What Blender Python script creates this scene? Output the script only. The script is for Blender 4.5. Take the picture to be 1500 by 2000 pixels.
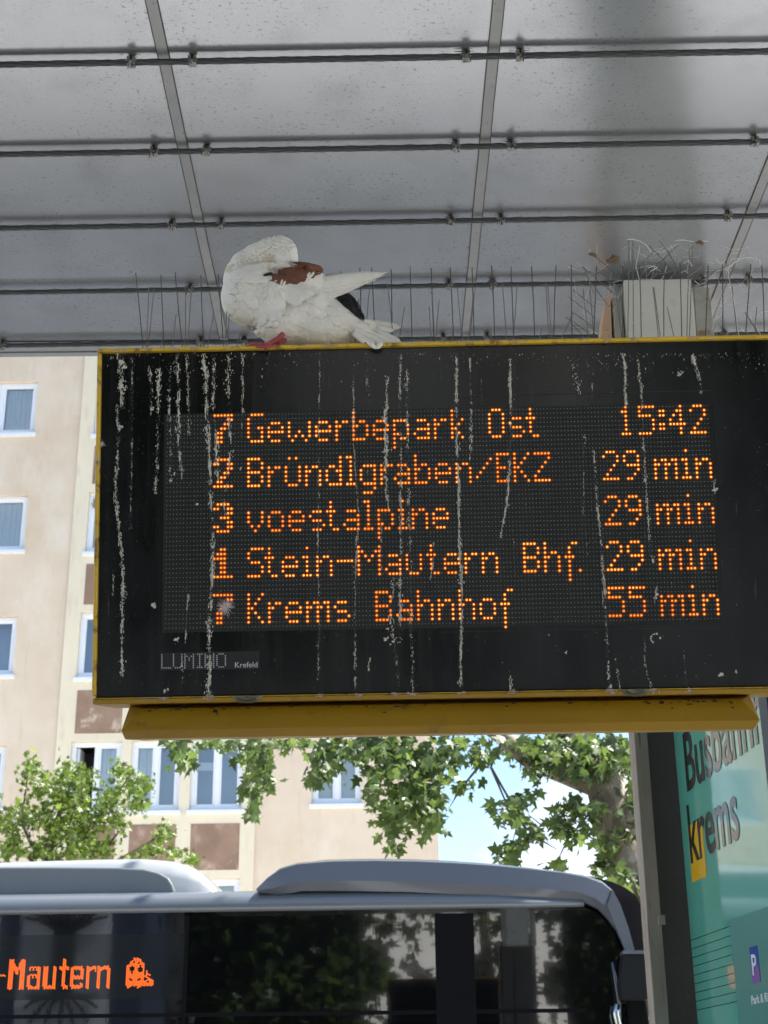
import bpy, bmesh, math, random
from mathutils import Vector, Matrix, noise
from mathutils.bvhtree import BVHTree
random.seed(11)
rad = math.radians
D = bpy.data
scene = bpy.context.scene
for o in list(D.objects): D.objects.remove(o)
COL = scene.collection

# ------------------------------------------------------------------ camera, light, exposure
F_PX = 2900.0; PITCH = rad(22.0); ROLL = rad(0.54); CAM = Vector((0, 0, 1.6))
Fw = Vector((0, math.cos(PITCH), math.sin(PITCH)))
U0 = Vector((0, -math.sin(PITCH), math.cos(PITCH))); R0 = Vector((1, 0, 0))
Up = U0*math.cos(ROLL) + R0*math.sin(ROLL); Rt = R0*math.cos(ROLL) - U0*math.sin(ROLL)
cd = D.cameras.new('camera'); cam = D.objects.new('camera', cd); COL.objects.link(cam)
cam.matrix_world = Matrix(((Rt.x, Up.x, -Fw.x, 0), (Rt.y, Up.y, -Fw.y, 0), (Rt.z, Up.z, -Fw.z, CAM.z), (0, 0, 0, 1)))
cd.sensor_fit = 'VERTICAL'; cd.sensor_height = 36; cd.lens = F_PX/2000*36
cd.clip_start = 0.05; cd.clip_end = 3000
cd.dof.use_dof = True; cd.dof.focus_distance = 2.72; cd.dof.aperture_fstop = 17
scene.camera = cam

SUN_EL, SUN_AZ = rad(57), rad(80)        # azimuth clockwise from +Y (the view direction)
SUN_DIR = Vector((math.sin(SUN_AZ)*math.cos(SUN_EL), math.cos(SUN_AZ)*math.cos(SUN_EL), math.sin(SUN_EL)))
w = D.worlds.new('World'); scene.world = w; w.use_nodes = True
nt = w.node_tree; nt.nodes.clear()
wo = nt.nodes.new('ShaderNodeOutputWorld'); bg = nt.nodes.new('ShaderNodeBackground')
sky = nt.nodes.new('ShaderNodeTexSky'); sky.sky_type = 'NISHITA'; sky.sun_disc = False
sky.sun_elevation = SUN_EL; sky.sun_rotation = SUN_AZ; sky.air_density = 1.0; sky.dust_density = .35; sky.ozone_density = 1.4
tc = nt.nodes.new('ShaderNodeTexCoord'); mp = nt.nodes.new('ShaderNodeMapping'); mp.inputs['Scale'].default_value = (1, 1, 2.6); mp.inputs['Location'].default_value = (3.1, .4, 0)
cn = nt.nodes.new('ShaderNodeTexNoise'); cn.inputs['Scale'].default_value = 2.3; cn.inputs['Detail'].default_value = 7; cn.inputs['Roughness'].default_value = .55
cr = nt.nodes.new('ShaderNodeValToRGB'); cr.color_ramp.elements[0].position = .54; cr.color_ramp.elements[1].position = .70
mx = nt.nodes.new('ShaderNodeMix'); mx.data_type = 'RGBA'; mx.inputs[7].default_value = (6.0, 6.1, 6.3, 1)
L = nt.links.new
L(tc.outputs['Generated'], mp.inputs['Vector']); L(mp.outputs[0], cn.inputs['Vector']); L(cn.outputs['Fac'], cr.inputs['Fac'])
L(cr.outputs['Color'], mx.inputs[0]); L(sky.outputs['Color'], mx.inputs[6]); L(mx.outputs[2], bg.inputs['Color']); L(bg.outputs[0], wo.inputs[0])
bg.inputs['Strength'].default_value = 0.08
sd = D.lights.new('sun', 'SUN'); sd.energy = 4.8; sd.angle = rad(0.6); sd.color = (1, .95, .87)
so = D.objects.new('sun', sd); COL.objects.link(so); so.rotation_euler = (-SUN_DIR).to_track_quat('-Z', 'Y').to_euler()
scene.view_settings.view_transform = 'Standard'; scene.view_settings.look = 'None'
scene.view_settings.exposure = 1.75; scene.view_settings.gamma = 1; scene.view_settings.use_curve_mapping = False

# ------------------------------------------------------------------ helpers
def ray(px, py): return Fw + Rt*((px-750)/F_PX) + Up*((1000-py)/F_PX)
def on_plane(px, py, P0, n):
    d = ray(px, py); return CAM + d*((P0-CAM).dot(n)/d.dot(n))
def on_y(px, py, y): return on_plane(px, py, Vector((0, y, 0)), Vector((0, 1, 0)))
def on_z(px, py, z): return on_plane(px, py, Vector((0, 0, z)), Vector((0, 0, 1)))
def to_px(P):
    d = P-CAM; z = d.dot(Fw); return 750+F_PX*d.dot(Rt)/z, 1000-F_PX*d.dot(Up)/z

def mat(name, color=(.5, .5, .5), rough=.6, metal=0, spec=.5, var=0, vscale=5, bump=0, bscale=30, emit=None, estr=0, coat=0, var2=None, stretch=None):
    m = D.materials.new(name); m.use_nodes = True; t = m.node_tree; b = t.nodes['Principled BSDF']
    b.inputs['Base Color'].default_value = (*color, 1); b.inputs['Roughness'].default_value = rough
    b.inputs['Metallic'].default_value = metal; b.inputs['Specular IOR Level'].default_value = spec
    b.inputs['Coat Weight'].default_value = coat; b.inputs['Coat Roughness'].default_value = .05
    if emit: b.inputs['Emission Color'].default_value = (*emit, 1); b.inputs['Emission Strength'].default_value = estr
    co = t.nodes.new('ShaderNodeTexCoord'); src = co.outputs['Object']
    if stretch:
        q = t.nodes.new('ShaderNodeMapping'); q.inputs['Scale'].default_value = stretch; t.links.new(src, q.inputs[0]); src = q.outputs[0]
    if var:
        n = t.nodes.new('ShaderNodeTexNoise'); n.inputs['Scale'].default_value = vscale; n.inputs['Detail'].default_value = 6; n.inputs['Roughness'].default_value = .6
        r = t.nodes.new('ShaderNodeValToRGB'); r.color_ramp.elements[0].position = .3; r.color_ramp.elements[1].position = .7
        c2 = var2 or tuple(c*(1-var) for c in color)
        r.color_ramp.elements[0].color = (*c2, 1); r.color_ramp.elements[1].color = (*color, 1)
        t.links.new(src, n.inputs['Vector']); t.links.new(n.outputs['Fac'], r.inputs[0]); t.links.new(r.outputs[0], b.inputs['Base Color'])
    if bump:
        n = t.nodes.new('ShaderNodeTexNoise'); n.inputs['Scale'].default_value = bscale; n.inputs['Detail'].default_value = 5
        k = t.nodes.new('ShaderNodeBump'); k.inputs['Strength'].default_value = bump; k.inputs['Distance'].default_value = .01
        t.links.new(src, n.inputs['Vector']); t.links.new(n.outputs['Fac'], k.inputs['Height']); t.links.new(k.outputs[0], b.inputs['Normal'])
    return m

def layer(m, scale, lo, hi, color, amount=1.0, stretch=(1, 1, 1), detail=8, rough=None, loc=(0, 0, 0), mask=None):
    """a patchy layer of another colour over a material (dirt, peeling, specks)"""
    t = m.node_tree; b = t.nodes['Principled BSDF']; N = t.nodes.new
    co = N('ShaderNodeTexCoord'); q = N('ShaderNodeMapping'); q.inputs['Scale'].default_value = stretch; q.inputs['Location'].default_value = loc
    n = N('ShaderNodeTexNoise'); n.inputs['Scale'].default_value = scale; n.inputs['Detail'].default_value = detail; n.inputs['Roughness'].default_value = .62
    r = N('ShaderNodeMapRange'); r.inputs[1].default_value = lo; r.inputs[2].default_value = hi; r.inputs[3].default_value = 0; r.inputs[4].default_value = amount
    x = N('ShaderNodeMix'); x.data_type = 'RGBA'; x.inputs[7].default_value = (*color, 1)
    K = t.links.new; K(co.outputs['Object'], q.inputs[0]); K(q.outputs[0], n.inputs['Vector']); K(n.outputs['Fac'], r.inputs[0])
    fac = r.outputs[0]
    if mask:                                   # multiply by a second, coarser noise so that the layer comes in patches
        n2 = N('ShaderNodeTexNoise'); n2.inputs['Scale'].default_value = mask; n2.inputs['Detail'].default_value = 3
        r2 = N('ShaderNodeMapRange'); r2.inputs[1].default_value = .45; r2.inputs[2].default_value = .62
        K(co.outputs['Object'], n2.inputs['Vector']); K(n2.outputs['Fac'], r2.inputs[0])
        mm = N('ShaderNodeMath'); mm.operation = 'MULTIPLY'; K(fac, mm.inputs[0]); K(r2.outputs[0], mm.inputs[1]); fac = mm.outputs[0]
    K(fac, x.inputs[0])
    bc = b.inputs['Base Color']
    if bc.links: K(bc.links[0].from_socket, x.inputs[6])
    else: x.inputs[6].default_value = bc.default_value[:]
    K(x.outputs[2], bc)
    if rough is not None:
        y = N('ShaderNodeMix'); y.data_type = 'FLOAT'; y.inputs[3].default_value = rough; ri = b.inputs['Roughness']
        if ri.links: K(ri.links[0].from_socket, y.inputs[2])
        else: y.inputs[2].default_value = ri.default_value
        K(fac, y.inputs[0]); K(y.outputs[0], ri)
    return m

def mesh_obj(name, verts, faces, m=None, parent=None, smooth=False, matidx=None):
    me = D.meshes.new(name); me.from_pydata([tuple(v) for v in verts], [], faces)
    for mm in (m if isinstance(m, (list, tuple)) else [m]):
        if mm: me.materials.append(mm)
    if matidx: me.polygons.foreach_set('material_index', matidx)
    if smooth: me.polygons.foreach_set('use_smooth', [True]*len(me.polygons))
    me.update(); o = D.objects.new(name, me); COL.objects.link(o)
    if parent: o.parent = parent
    return o
def bm_obj(name, bm, m=None, parent=None, smooth=False):
    me = D.meshes.new(name); bm.to_mesh(me); bm.free()
    for mm in (m if isinstance(m, (list, tuple)) else [m]):
        if mm: me.materials.append(mm)
    if smooth: me.polygons.foreach_set('use_smooth', [True]*len(me.polygons))
    o = D.objects.new(name, me); COL.objects.link(o)
    if parent: o.parent = parent
    return o
def empty(name, loc=(0, 0, 0)):
    o = D.objects.new(name, None); COL.objects.link(o); o.location = loc; o.empty_display_size = .1; return o
def tag(o, label=None, cat=None, group=None, kind=None):
    if label: o['label'] = label
    if cat: o['category'] = cat
    if group: o['group'] = group
    if kind: o['kind'] = kind
    return o
def copy_tree(o, parent=None):
    c = o.copy(); COL.objects.link(c)
    if parent: c.parent = parent
    for ch in [k for k in D.objects if k.parent == o]: copy_tree(ch, c)
    return c
class MB:
    def __init__(s): s.v = []; s.f = []; s.mi = []
    def add(s, vs, fs, mi=0):
        k = len(s.v); s.v += [tuple(v) for v in vs]; s.f += [tuple(i+k for i in f) for f in fs]; s.mi += [mi]*len(fs); return s
    def box(s, a, b, mi=0):
        x0, y0, z0 = a; x1, y1, z1 = b
        return s.add([(x0, y0, z0), (x1, y0, z0), (x1, y1, z0), (x0, y1, z0), (x0, y0, z1), (x1, y0, z1), (x1, y1, z1), (x0, y1, z1)],
                     [(0, 3, 2, 1), (4, 5, 6, 7), (0, 1, 5, 4), (1, 2, 6, 5), (2, 3, 7, 6), (3, 0, 4, 7)], mi)
    def tube(s, pts, r, n=6, mi=0, cap=True):
        pts = [Vector(p) for p in pts]; rr = r if isinstance(r, (list, tuple)) else [r]*len(pts); vs = []
        T0 = (pts[1]-pts[0]).normalized(); a = T0.orthogonal().normalized()
        for i, p in enumerate(pts):
            T = (pts[min(i+1, len(pts)-1)]-pts[max(i-1, 0)]).normalized()
            a = (a - T*a.dot(T)).normalized(); b = T.cross(a)
            vs += [p + (a*math.cos(2*math.pi*k/n)+b*math.sin(2*math.pi*k/n))*rr[i] for k in range(n)]
        fs = [(i*n+k, i*n+(k+1) % n, (i+1)*n+(k+1) % n, (i+1)*n+k) for i in range(len(pts)-1) for k in range(n)]
        if cap: fs += [tuple(range(n-1, -1, -1)), tuple((len(pts)-1)*n+k for k in range(n))]
        return s.add(vs, fs, mi)
    def build(s, name, m=None, parent=None, smooth=False, bevel=0, seg=2):
        o = mesh_obj(name, s.v, s.f, m, parent, smooth, s.mi if isinstance(m, (list, tuple)) else None)
        if bevel:
            b = o.modifiers.new('b', 'BEVEL'); b.width = bevel; b.segments = seg; b.limit_method = 'ANGLE'; b.angle_limit = rad(35)
        return o
def box_obj(name, a, b, m, parent=None, bevel=0): return MB().box(a, b).build(name, m, parent, bevel=bevel)
def prism(outline, vec, holes=None):
    """outline: list of Vectors (one planar loop) extruded by vec"""
    n = len(outline); vs = [Vector(p) for p in outline]+[Vector(p)+Vector(vec) for p in outline]
    fs = [tuple(range(n-1, -1, -1)), tuple(range(n, 2*n))]+[(i, (i+1) % n, n+(i+1) % n, n+i) for i in range(n)]
    return vs, fs
def text_obj(name, body, size, m, parent, mw, extrude=.0004, sx=1.0, align='LEFT', offset=0):
    c = D.curves.new('txt', 'FONT'); c.body = body; c.size = size; c.extrude = extrude; c.offset = offset; c.align_x = align; c.resolution_u = 4
    t = D.objects.new('txt', c); COL.objects.link(t); bpy.context.view_layer.update()
    me = D.meshes.new_from_object(t.evaluated_get(bpy.context.evaluated_depsgraph_get())); D.objects.remove(t)
    me.materials.clear(); me.materials.append(m); me.name = name
    o = D.objects.new(name, me); COL.objects.link(o); o.parent = parent
    o.matrix_local = mw @ Matrix.Diagonal((sx, 1, 1, 1)); return o

# ------------------------------------------------------------------ materials
M = {}
M['asphalt'] = mat('asphalt', (.07, .07, .072), .9, var=.3, vscale=8, bump=.4, bscale=120)
M['paving'] = mat('paving', (.34, .335, .32), .85, var=.2, vscale=3, bump=.2, bscale=60)
M['kerb'] = mat('kerb', (.40, .39, .37), .85, var=.2, vscale=6)
M['plaster'] = layer(layer(mat('cream_plaster', (.76, .64, .51), .95, var=.14, vscale=.8, var2=(.66, .53, .39), bump=.5, bscale=9), 1.1, .50, .72, (.80, .72, .61), .65, (1, 1, .55)), 3.2, .56, .75, (.42, .31, .22), .25, (1.6, 1, .25))
M['pilaster'] = layer(mat('pale_plaster', (.82, .73, .56), .95, var=.10, vscale=.9, bump=.4, bscale=9), 3, .54, .75, (.52, .40, .29), .5, (1.5, 1, .4))
M['spandrel'] = layer(mat('brown_render', (.36, .235, .165), .95, var=.30, vscale=2.0, bump=.3, bscale=9), 2.4, .54, .64, (.66, .56, .45), .8, (1, 1, .8), detail=9, mask=1.1)
M['upvc'] = mat('white_upvc', (.80, .83, .88), .35, var=.04, vscale=2)
M['curtain'] = mat('curtain_cloth', (.82, .84, .80), .9, bump=.3, bscale=8)
M['blind'] = mat('roller_blind', (.62, .64, .52), .9)
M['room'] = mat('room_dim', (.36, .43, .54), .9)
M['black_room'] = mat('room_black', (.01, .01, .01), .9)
M['concrete'] = mat('concrete', (.40, .39, .37), .9, var=.2, vscale=2)
def glass_mat(name, tint, refl, ior=1.5, rough=.02):
    m = D.materials.new(name); m.use_nodes = True; t = m.node_tree; t.nodes.clear(); N = t.nodes.new
    o = N('ShaderNodeOutputMaterial'); a = N('ShaderNodeBsdfTransparent'); g = N('ShaderNodeBsdfGlossy'); x = N('ShaderNodeMixShader'); fr = N('ShaderNodeFresnel')
    mr = N('ShaderNodeMapRange'); mr.inputs[3].default_value = refl; mr.inputs[4].default_value = 1
    a.inputs[0].default_value = (*tint, 1); g.inputs['Roughness'].default_value = rough; fr.inputs[0].default_value = ior
    K = t.links.new; K(fr.outputs[0], mr.inputs[0]); K(mr.outputs[0], x.inputs[0]); K(a.outputs[0], x.inputs[1]); K(g.outputs[0], x.inputs[2]); K(x.outputs[0], o.inputs[0]); return m
M['pane'] = glass_mat('window_glass', (.92, .96, .98), .26)
M['bus_paint'] = mat('bus_silver_paint', (.13, .145, .16), .28, metal=.1, coat=.8, var=.05, vscale=2)
M['bus_white'] = layer(mat('bus_pale_paint', (.31, .33, .34), .28, coat=.8, var=.04, vscale=2), 9, .62, .8, (.25, .25, .25), .3)
M['bus_shade'] = mat('bus_grey_panel', (.15, .165, .175), .45, var=.06, vscale=3)
M['bus_dark'] = mat('bus_fairing_grey', (.085, .094, .112), .35, coat=.5, var=.05, vscale=3)
M['bus_glass'] = mat('bus_black_glass', (.002, .002, .0025), .015, spec=1.0, coat=1.0, bump=.018, bscale=2.4, stretch=(3, 1, .5))
M['black_plastic'] = mat('black_plastic', (.004, .004, .005), .5, spec=.1)
M['mirror_grey'] = mat('dark_grey_plastic', (.012, .013, .014), .7, spec=.2, var=.2, vscale=20)
M['rubber'] = mat('rubber', (.02, .02, .02), .85)
M['chrome'] = mat('chrome', (.6, .6, .6), .2, metal=1)
M['led_orange'] = mat('bus_led', (.1, .02, .0), .4, emit=(1, .15, .012), estr=.8)
M['yellow'] = layer(layer(mat('yellow_paint_shaded', (.40, .225, .010), .42, var=.16, vscale=4, bump=.10, bscale=60, coat=.10), 26, .57, .70, (.10, .06, .02), .85, (1, 1, 1), mask=7), 7, .55, .8, (.27, .18, .02), .6)  # same yellow as the lips, colour darkened for shaded faces; dirt on top
M['yellow_lip'] = layer(layer(mat('yellow_paint_worn_lit', (.78, .50, .04), .45, var=.15, vscale=9), 55, .50, .60, (.16, .08, .03), .85, (1, 1, 1), mask=14), 16, .57, .68, (.50, .44, .34), .8, (1, 1, 1))  # same paint lightened for the light on the lips, plus real wear
M['seam'] = mat('dark_gap', (.01, .008, .006), .9)
M['steel'] = mat('spike_steel', (.075, .065, .055), .5, metal=.2, var=.3, vscale=40)
M['steel_light'] = mat('spike_steel_pale', (.20, .185, .165), .5, metal=.2, var=.3, vscale=40)
M['cable'] = mat('cable_steel', (.070, .078, .080), .6, metal=.3, var=.3, vscale=50)
M['clamp'] = layer(mat('clamp_zinc', (.32, .32, .30), .5, metal=.5, var=.5, vscale=70), 60, .5, .6, (.04, .035, .03), .9)
M['dirt'] = mat('grime', (.05, .045, .035), .95, var=.5, vscale=60, bump=.5, bscale=200)
M['web'] = mat('cobweb', (.80, .78, .73), .9)
M['dropping'] = mat('droppings', (.84, .81, .72), .9, var=.25, vscale=90, var2=(.58, .55, .46), bump=.5, bscale=300)
M['dropping_dark'] = mat('droppings_brown', (.20, .16, .11), .9, var=.4, vscale=90)
M['dropping_film'] = mat('droppings_film', (.19, .195, .18), .9, var=.5, vscale=160)
M['print'] = mat('white_print', (.62, .64, .66), .6)
M['print_grey'] = mat('grey_print', (.50, .52, .54), .6)
M['dried_leaf'] = mat('dried_leaf', (.22, .16, .09), .9, var=.4, vscale=60)

# sign face: dusty black glass with run marks
fm = mat('sign_face', (.005, .0055, .0065), .14, spec=.35)
layer(fm, 7, .50, .85, (.034, .036, .036), .6, (5, 1, .22), rough=.32)
layer(fm, 2.1, .40, .66, (.030, .034, .035), .75, (1, 1, .55), rough=.3, loc=(3, 0, 1))
layer(fm, 34, .63, .70, (.12, .12, .11), .55, (3.0, 1, .22), rough=.6, loc=(5, 0, 2), mask=4)
layer(fm, 260, .70, .76, (.22, .22, .20), .7, (1, 1, 1), rough=.6, mask=3, detail=3)
M['face'] = fm
mm_ = mat('led_matrix_board', (.009, .011, .011), .33, spec=.4)
layer(mm_, 9, .42, .75, (.022, .026, .025), .75, (6, 1, .22), rough=.4)
M['matrix'] = mm_
M['led_off'] = mat('unlit_led', (.20, .215, .21), .35, var=.45, vscale=30)
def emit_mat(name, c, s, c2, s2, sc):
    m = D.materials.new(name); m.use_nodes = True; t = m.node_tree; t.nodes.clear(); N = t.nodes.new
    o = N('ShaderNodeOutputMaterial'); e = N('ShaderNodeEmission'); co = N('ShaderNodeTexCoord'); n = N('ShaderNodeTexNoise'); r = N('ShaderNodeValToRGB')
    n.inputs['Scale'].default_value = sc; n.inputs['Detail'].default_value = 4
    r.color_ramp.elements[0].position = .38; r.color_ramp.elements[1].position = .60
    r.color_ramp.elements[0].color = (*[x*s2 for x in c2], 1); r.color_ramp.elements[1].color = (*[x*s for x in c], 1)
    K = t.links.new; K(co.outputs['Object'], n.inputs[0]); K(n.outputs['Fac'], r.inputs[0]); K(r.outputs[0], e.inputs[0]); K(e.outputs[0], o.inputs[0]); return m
M['led_core'] = emit_mat('lit_led', (1, .41, .075), .66, (1, .28, .04), .50, 6)
M['led_halo'] = emit_mat('lit_led_halo', (.50, .08, .004), .28, (.42, .04, .002), .22, 5)  # emissive ring painted around each lit LED as its glow halo

# canopy panel: translucent, slightly glossy, specked with dirt
def canopy_mat():
    m = D.materials.new('canopy_panel'); m.use_nodes = True; t = m.node_tree; t.nodes.clear(); N = t.nodes.new; K = t.links.new
    o = N('ShaderNodeOutputMaterial'); df = N('ShaderNodeBsdfDiffuse'); tr = N('ShaderNodeBsdfTranslucent'); g = N('ShaderNodeBsdfGlossy')
    co = N('ShaderNodeTexCoord')
    def ns(sc, det, lo, hi, st=(1, 1, 1), rough=.6):
        q = N('ShaderNodeMapping'); q.inputs['Scale'].default_value = st; n = N('ShaderNodeTexNoise'); n.inputs['Scale'].default_value = sc; n.inputs['Detail'].default_value = det; n.inputs['Roughness'].default_value = rough
        r = N('ShaderNodeMapRange'); r.inputs[1].default_value = lo; r.inputs[2].default_value = hi
        K(co.outputs['Object'], q.inputs[0]); K(q.outputs[0], n.inputs[0]); K(n.outputs['Fac'], r.inputs[0]); return r.outputs[0]
    speck = ns(70, 3, .60, .68, (1, 1.4, 1)); patch = ns(2.6, 4, .42, .58); cloud = ns(1.1, 5, .3, .75); fine = ns(240, 4, .3, .7)
    mu = N('ShaderNodeMath'); mu.operation = 'MULTIPLY'; K(speck, mu.inputs[0]); K(patch, mu.inputs[1])
    c1 = N('ShaderNodeMix'); c1.data_type = 'RGBA'; c1.inputs[6].default_value = (.27, .28, .29, 1); c1.inputs[7].default_value = (.40, .415, .435, 1); K(cloud, c1.inputs[0])
    c2 = N('ShaderNodeMix'); c2.data_type = 'RGBA'; c2.inputs[7].default_value = (.13, .13, .125, 1); K(mu.outputs[0], c2.inputs[0]); K(c1.outputs[2], c2.inputs[6])
    c3 = N('ShaderNodeMix'); c3.data_type = 'RGBA'; c3.blend_type = 'MULTIPLY'; c3.inputs[0].default_value = .22; K(c2.outputs[2], c3.inputs[6]); K(fine, c3.inputs[7])
    K(c3.outputs[2], df.inputs[0]); K(c3.outputs[2], tr.inputs[0])
    x1 = N('ShaderNodeMixShader'); x1.inputs[0].default_value = .22; K(df.outputs[0], x1.inputs[1]); K(tr.outputs[0], x1.inputs[2])
    g.inputs['Roughness'].default_value = .22; g.inputs['Color'].default_value = (.60, .625, .665, 1)
    fr = N('ShaderNodeFresnel'); fr.inputs[0].default_value = 1.5; fm_ = N('ShaderNodeMapRange'); fm_.inputs[3].default_value = .48; fm_.inputs[4].default_value = 1
    K(fr.outputs[0], fm_.inputs[0])
    x2 = N('ShaderNodeMixShader'); K(fm_.outputs[0], x2.inputs[0]); K(x1.outputs[0], x2.inputs[1]); K(g.outputs[0], x2.inputs[2]); K(x2.outputs[0], o.inputs[0])
    dd = N('ShaderNodeBsdfDiffuse'); dd.inputs[0].default_value = (.10, .10, .095, 1); x3 = N('ShaderNodeMixShader'); sc_ = N('ShaderNodeMath'); sc_.operation = 'MULTIPLY'; sc_.inputs[1].default_value = .75
    film = ns(5, 6, .50, .80, (1, 1, 1)); fl_ = N('ShaderNodeMath'); fl_.operation = 'MULTIPLY'; fl_.inputs[1].default_value = .30; K(film, fl_.inputs[0])
    mxm = N('ShaderNodeMath'); mxm.operation = 'MAXIMUM'; K(mu.outputs[0], sc_.inputs[0]); K(sc_.outputs[0], mxm.inputs[0]); K(fl_.outputs[0], mxm.inputs[1])
    K(mxm.outputs[0], x3.inputs[0]); K(x2.outputs[0], x3.inputs[1]); K(dd.outputs[0], x3.inputs[2]); K(x3.outputs[0], o.inputs[0])
    return m
M['canopy'] = canopy_mat()
M['joint'] = layer(mat('joint_strip', (.25, .255, .26), .35, var=.2, vscale=8, coat=.3), 60, .6, .72, (.08, .08, .075), .8)
M['joint_edge'] = mat('joint_gasket', (.045, .045, .042), .8)
M['frame_grey'] = mat('canopy_edge_metal', (.30, .31, .33), .45, metal=.2, var=.1, vscale=4)

# leaves
def leaf_mat(name, c, tc_, var):
    m = D.materials.new(name); m.use_nodes = True; t = m.node_tree; t.nodes.clear(); N = t.nodes.new; K = t.links.new
    o = N('ShaderNodeOutputMaterial'); p = N('ShaderNodeBsdfPrincipled'); tr = N('ShaderNodeBsdfTranslucent'); x = N('ShaderNodeMixShader'); x.inputs[0].default_value = .42
    at = N('ShaderNodeAttribute'); at.attribute_name = 'tint'; r = N('ShaderNodeValToRGB')
    r.color_ramp.elements[0].color = (*[q*(1-var) for q in c], 1); r.color_ramp.elements[1].color = (*[q*(1+var) for q in c], 1)
    r2 = N('ShaderNodeValToRGB'); r2.color_ramp.elements[0].color = (*[q*(1-var) for q in tc_], 1); r2.color_ramp.elements[1].color = (*[q*(1+var) for q in tc_], 1)
    K(at.outputs['Fac'], r.inputs[0]); K(at.outputs['Fac'], r2.inputs[0]); K(r.outputs[0], p.inputs['Base Color']); K(r2.outputs[0], tr.inputs[0])
    p.inputs['Roughness'].default_value = .45; K(p.outputs[0], x.inputs[1]); K(tr.outputs[0], x.inputs[2]); K(x.outputs[0], o.inputs[0]); return m
M['plane_leaf'] = leaf_mat('plane_leaf', (.075, .115, .035), (.14, .21, .045), .50)
M['lime_leaf'] = leaf_mat('lime_leaf', (.10, .15, .022), (.17, .25, .03), .5)
M['dark_leaf'] = leaf_mat('dark_leaf', (.04, .075, .025), (.08, .13, .03), .4)
M['bark'] = layer(mat('plane_bark', (.34, .28, .20), .9, var=.35, vscale=2.5, bump=.6, bscale=12), 2.2, .54, .58, (.12, .09, .06), .85, (1.4, 1.4, .6))
layer(M['bark'], 3.5, .55, .6, (.44, .41, .33), .8, (1.2, 1.2, .7), loc=(4, 2, 0))
M['twig'] = mat('twig_bark', (.16, .13, .10), .9, var=.3, vscale=10)

# ------------------------------------------------------------------ ground and road (setting)
mesh_obj('ground', [(-1500, -1500, 0), (1500, -1500, 0), (1500, 1500, 0), (-1500, 1500, 0)], [(0, 1, 2, 3)], M['asphalt'])
tag(D.objects['ground'], kind='structure')
bx = box_obj('platform_pavement', (-30, -4.5, .002), (30, 8.2, .14), M['paving']); tag(bx, kind='structure')
bx = box_obj('kerb', (-30, 8.203, .002), (30, 8.35, .142), M['kerb']); tag(bx, kind='structure')
mesh_obj('road_marking', [(-30, 8.6, .008), (30, 8.6, .008), (30, 8.72, .008), (-30, 8.72, .008)], [(0, 1, 2, 3)], M['print'])
tag(D.objects['road_marking'], kind='structure')
bx = box_obj('far_pavement', (-60, 14.2, .002), (60, 31.0, .13), mat('pale_paving', (.55, .53, .49), .9, var=.15, vscale=2)); tag(bx, kind='structure')

# ------------------------------------------------------------------ apartment building
BY = 32.0; BYAW = rad(-1.2)
bdir = Vector((math.cos(BYAW), math.sin(BYAW), 0)); bn = Vector((-bdir.y, bdir.x, 0)); BO = Vector((0, BY, 0))
def bl(px, py):
    P = on_plane(px, py, BO, bn)-BO; return P.dot(bdir), P.z
house = empty('apartment_building', BO); house.rotation_euler = (0, 0, BYAW)
tag(house, 'cream plastered apartment block with brown panels and white framed windows behind the bus', 'building')
zrow = [(bl(40, 745)[1], bl(40, 852)[1]), (bl(40, 965)[1], bl(40, 1080)[1]), (bl(40, 1203)[1], bl(40, 1325)[1])]
fh = (zrow[0][0]-zrow[2][0])/2
tops = [zrow[2][0]+fh*k for k in (3, 2, 1, 0, -1, -2, -3)]
hW = zrow[1][0]-zrow[1][1]
sL1 = bl(7, 1520)[0]; sL0 = sL1-1.75            # window in the left plain wall
sP0 = bl(112, 1430)[0]; sW = [(bl(135, 1520)[0], bl(236, 1520)[0]), (bl(254, 1520)[0], bl(352, 1520)[0]), (bl(372, 1520)[0], bl(475, 1520)[0])]
sP1 = bl(498, 1600)[0]; sC = (bl(609, 1520)[0], bl(706, 1520)[0]); sR = bl(857, 1676)[0]
mt_off = bl(300, 1447)[1]; mb_off = bl(300, 1593)[1]; sp_t = bl(300, 1611)[1]; sp_b = bl(420, 1700)[1]
hM = mt_off-mb_off; dM = mt_off-tops[3]
ZT = tops[0]+2.2
def wall_panel(name, s0, s1, z0, z1, holes, m, depth=.32, y=0.0, th=.32):
    xs = sorted({s0, s1, *[h[0] for h in holes], *[h[1] for h in holes]}); zs = sorted({z0, z1, *[h[2] for h in holes], *[h[3] for h in holes]})
    mb = MB()
    for i in range(len(xs)-1):
        for j in range(len(zs)-1):
            cx = (xs[i]+xs[i+1])/2; cz = (zs[j]+zs[j+1])/2
            if any(h[0] < cx < h[1] and h[2] < cz < h[3] for h in holes): continue
            mb.add([(xs[i], y, zs[j]), (xs[i+1], y, zs[j]), (xs[i+1], y, zs[j+1]), (xs[i], y, zs[j+1])], [(0, 1, 2, 3)])
    for a, b, c, d in holes:
        q = y+th
        mb.add([(a, y, c), (b, y, c), (b, y, d), (a, y, d), (a, q, c), (b, q, c), (b, q, d), (a, q, d)], [(0, 4, 5, 1), (1, 5, 6, 2), (2, 6, 7, 3), (3, 7, 4, 0)])
    return mb.build(name, m, house)
leftwins = [(sL0, sL1, t-hW, t) for t in tops[:6]] + [(sL0-3.4, sL1-3.4, t-hW, t) for t in tops[:6]]
rightwins = [(sC[0], sC[1], t-hW, t) for t in tops[:6]]
midwins = [(a, b, t+dM-hM, t+dM) for t in tops[:6] for a, b in sW]
wall_panel('wall', -16, sP0, 0, ZT, leftwins, M['plaster'])
wall_panel('wall', sP0+.002, sP1, 0, ZT, midwins, M['pilaster'], y=-.05)
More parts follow.
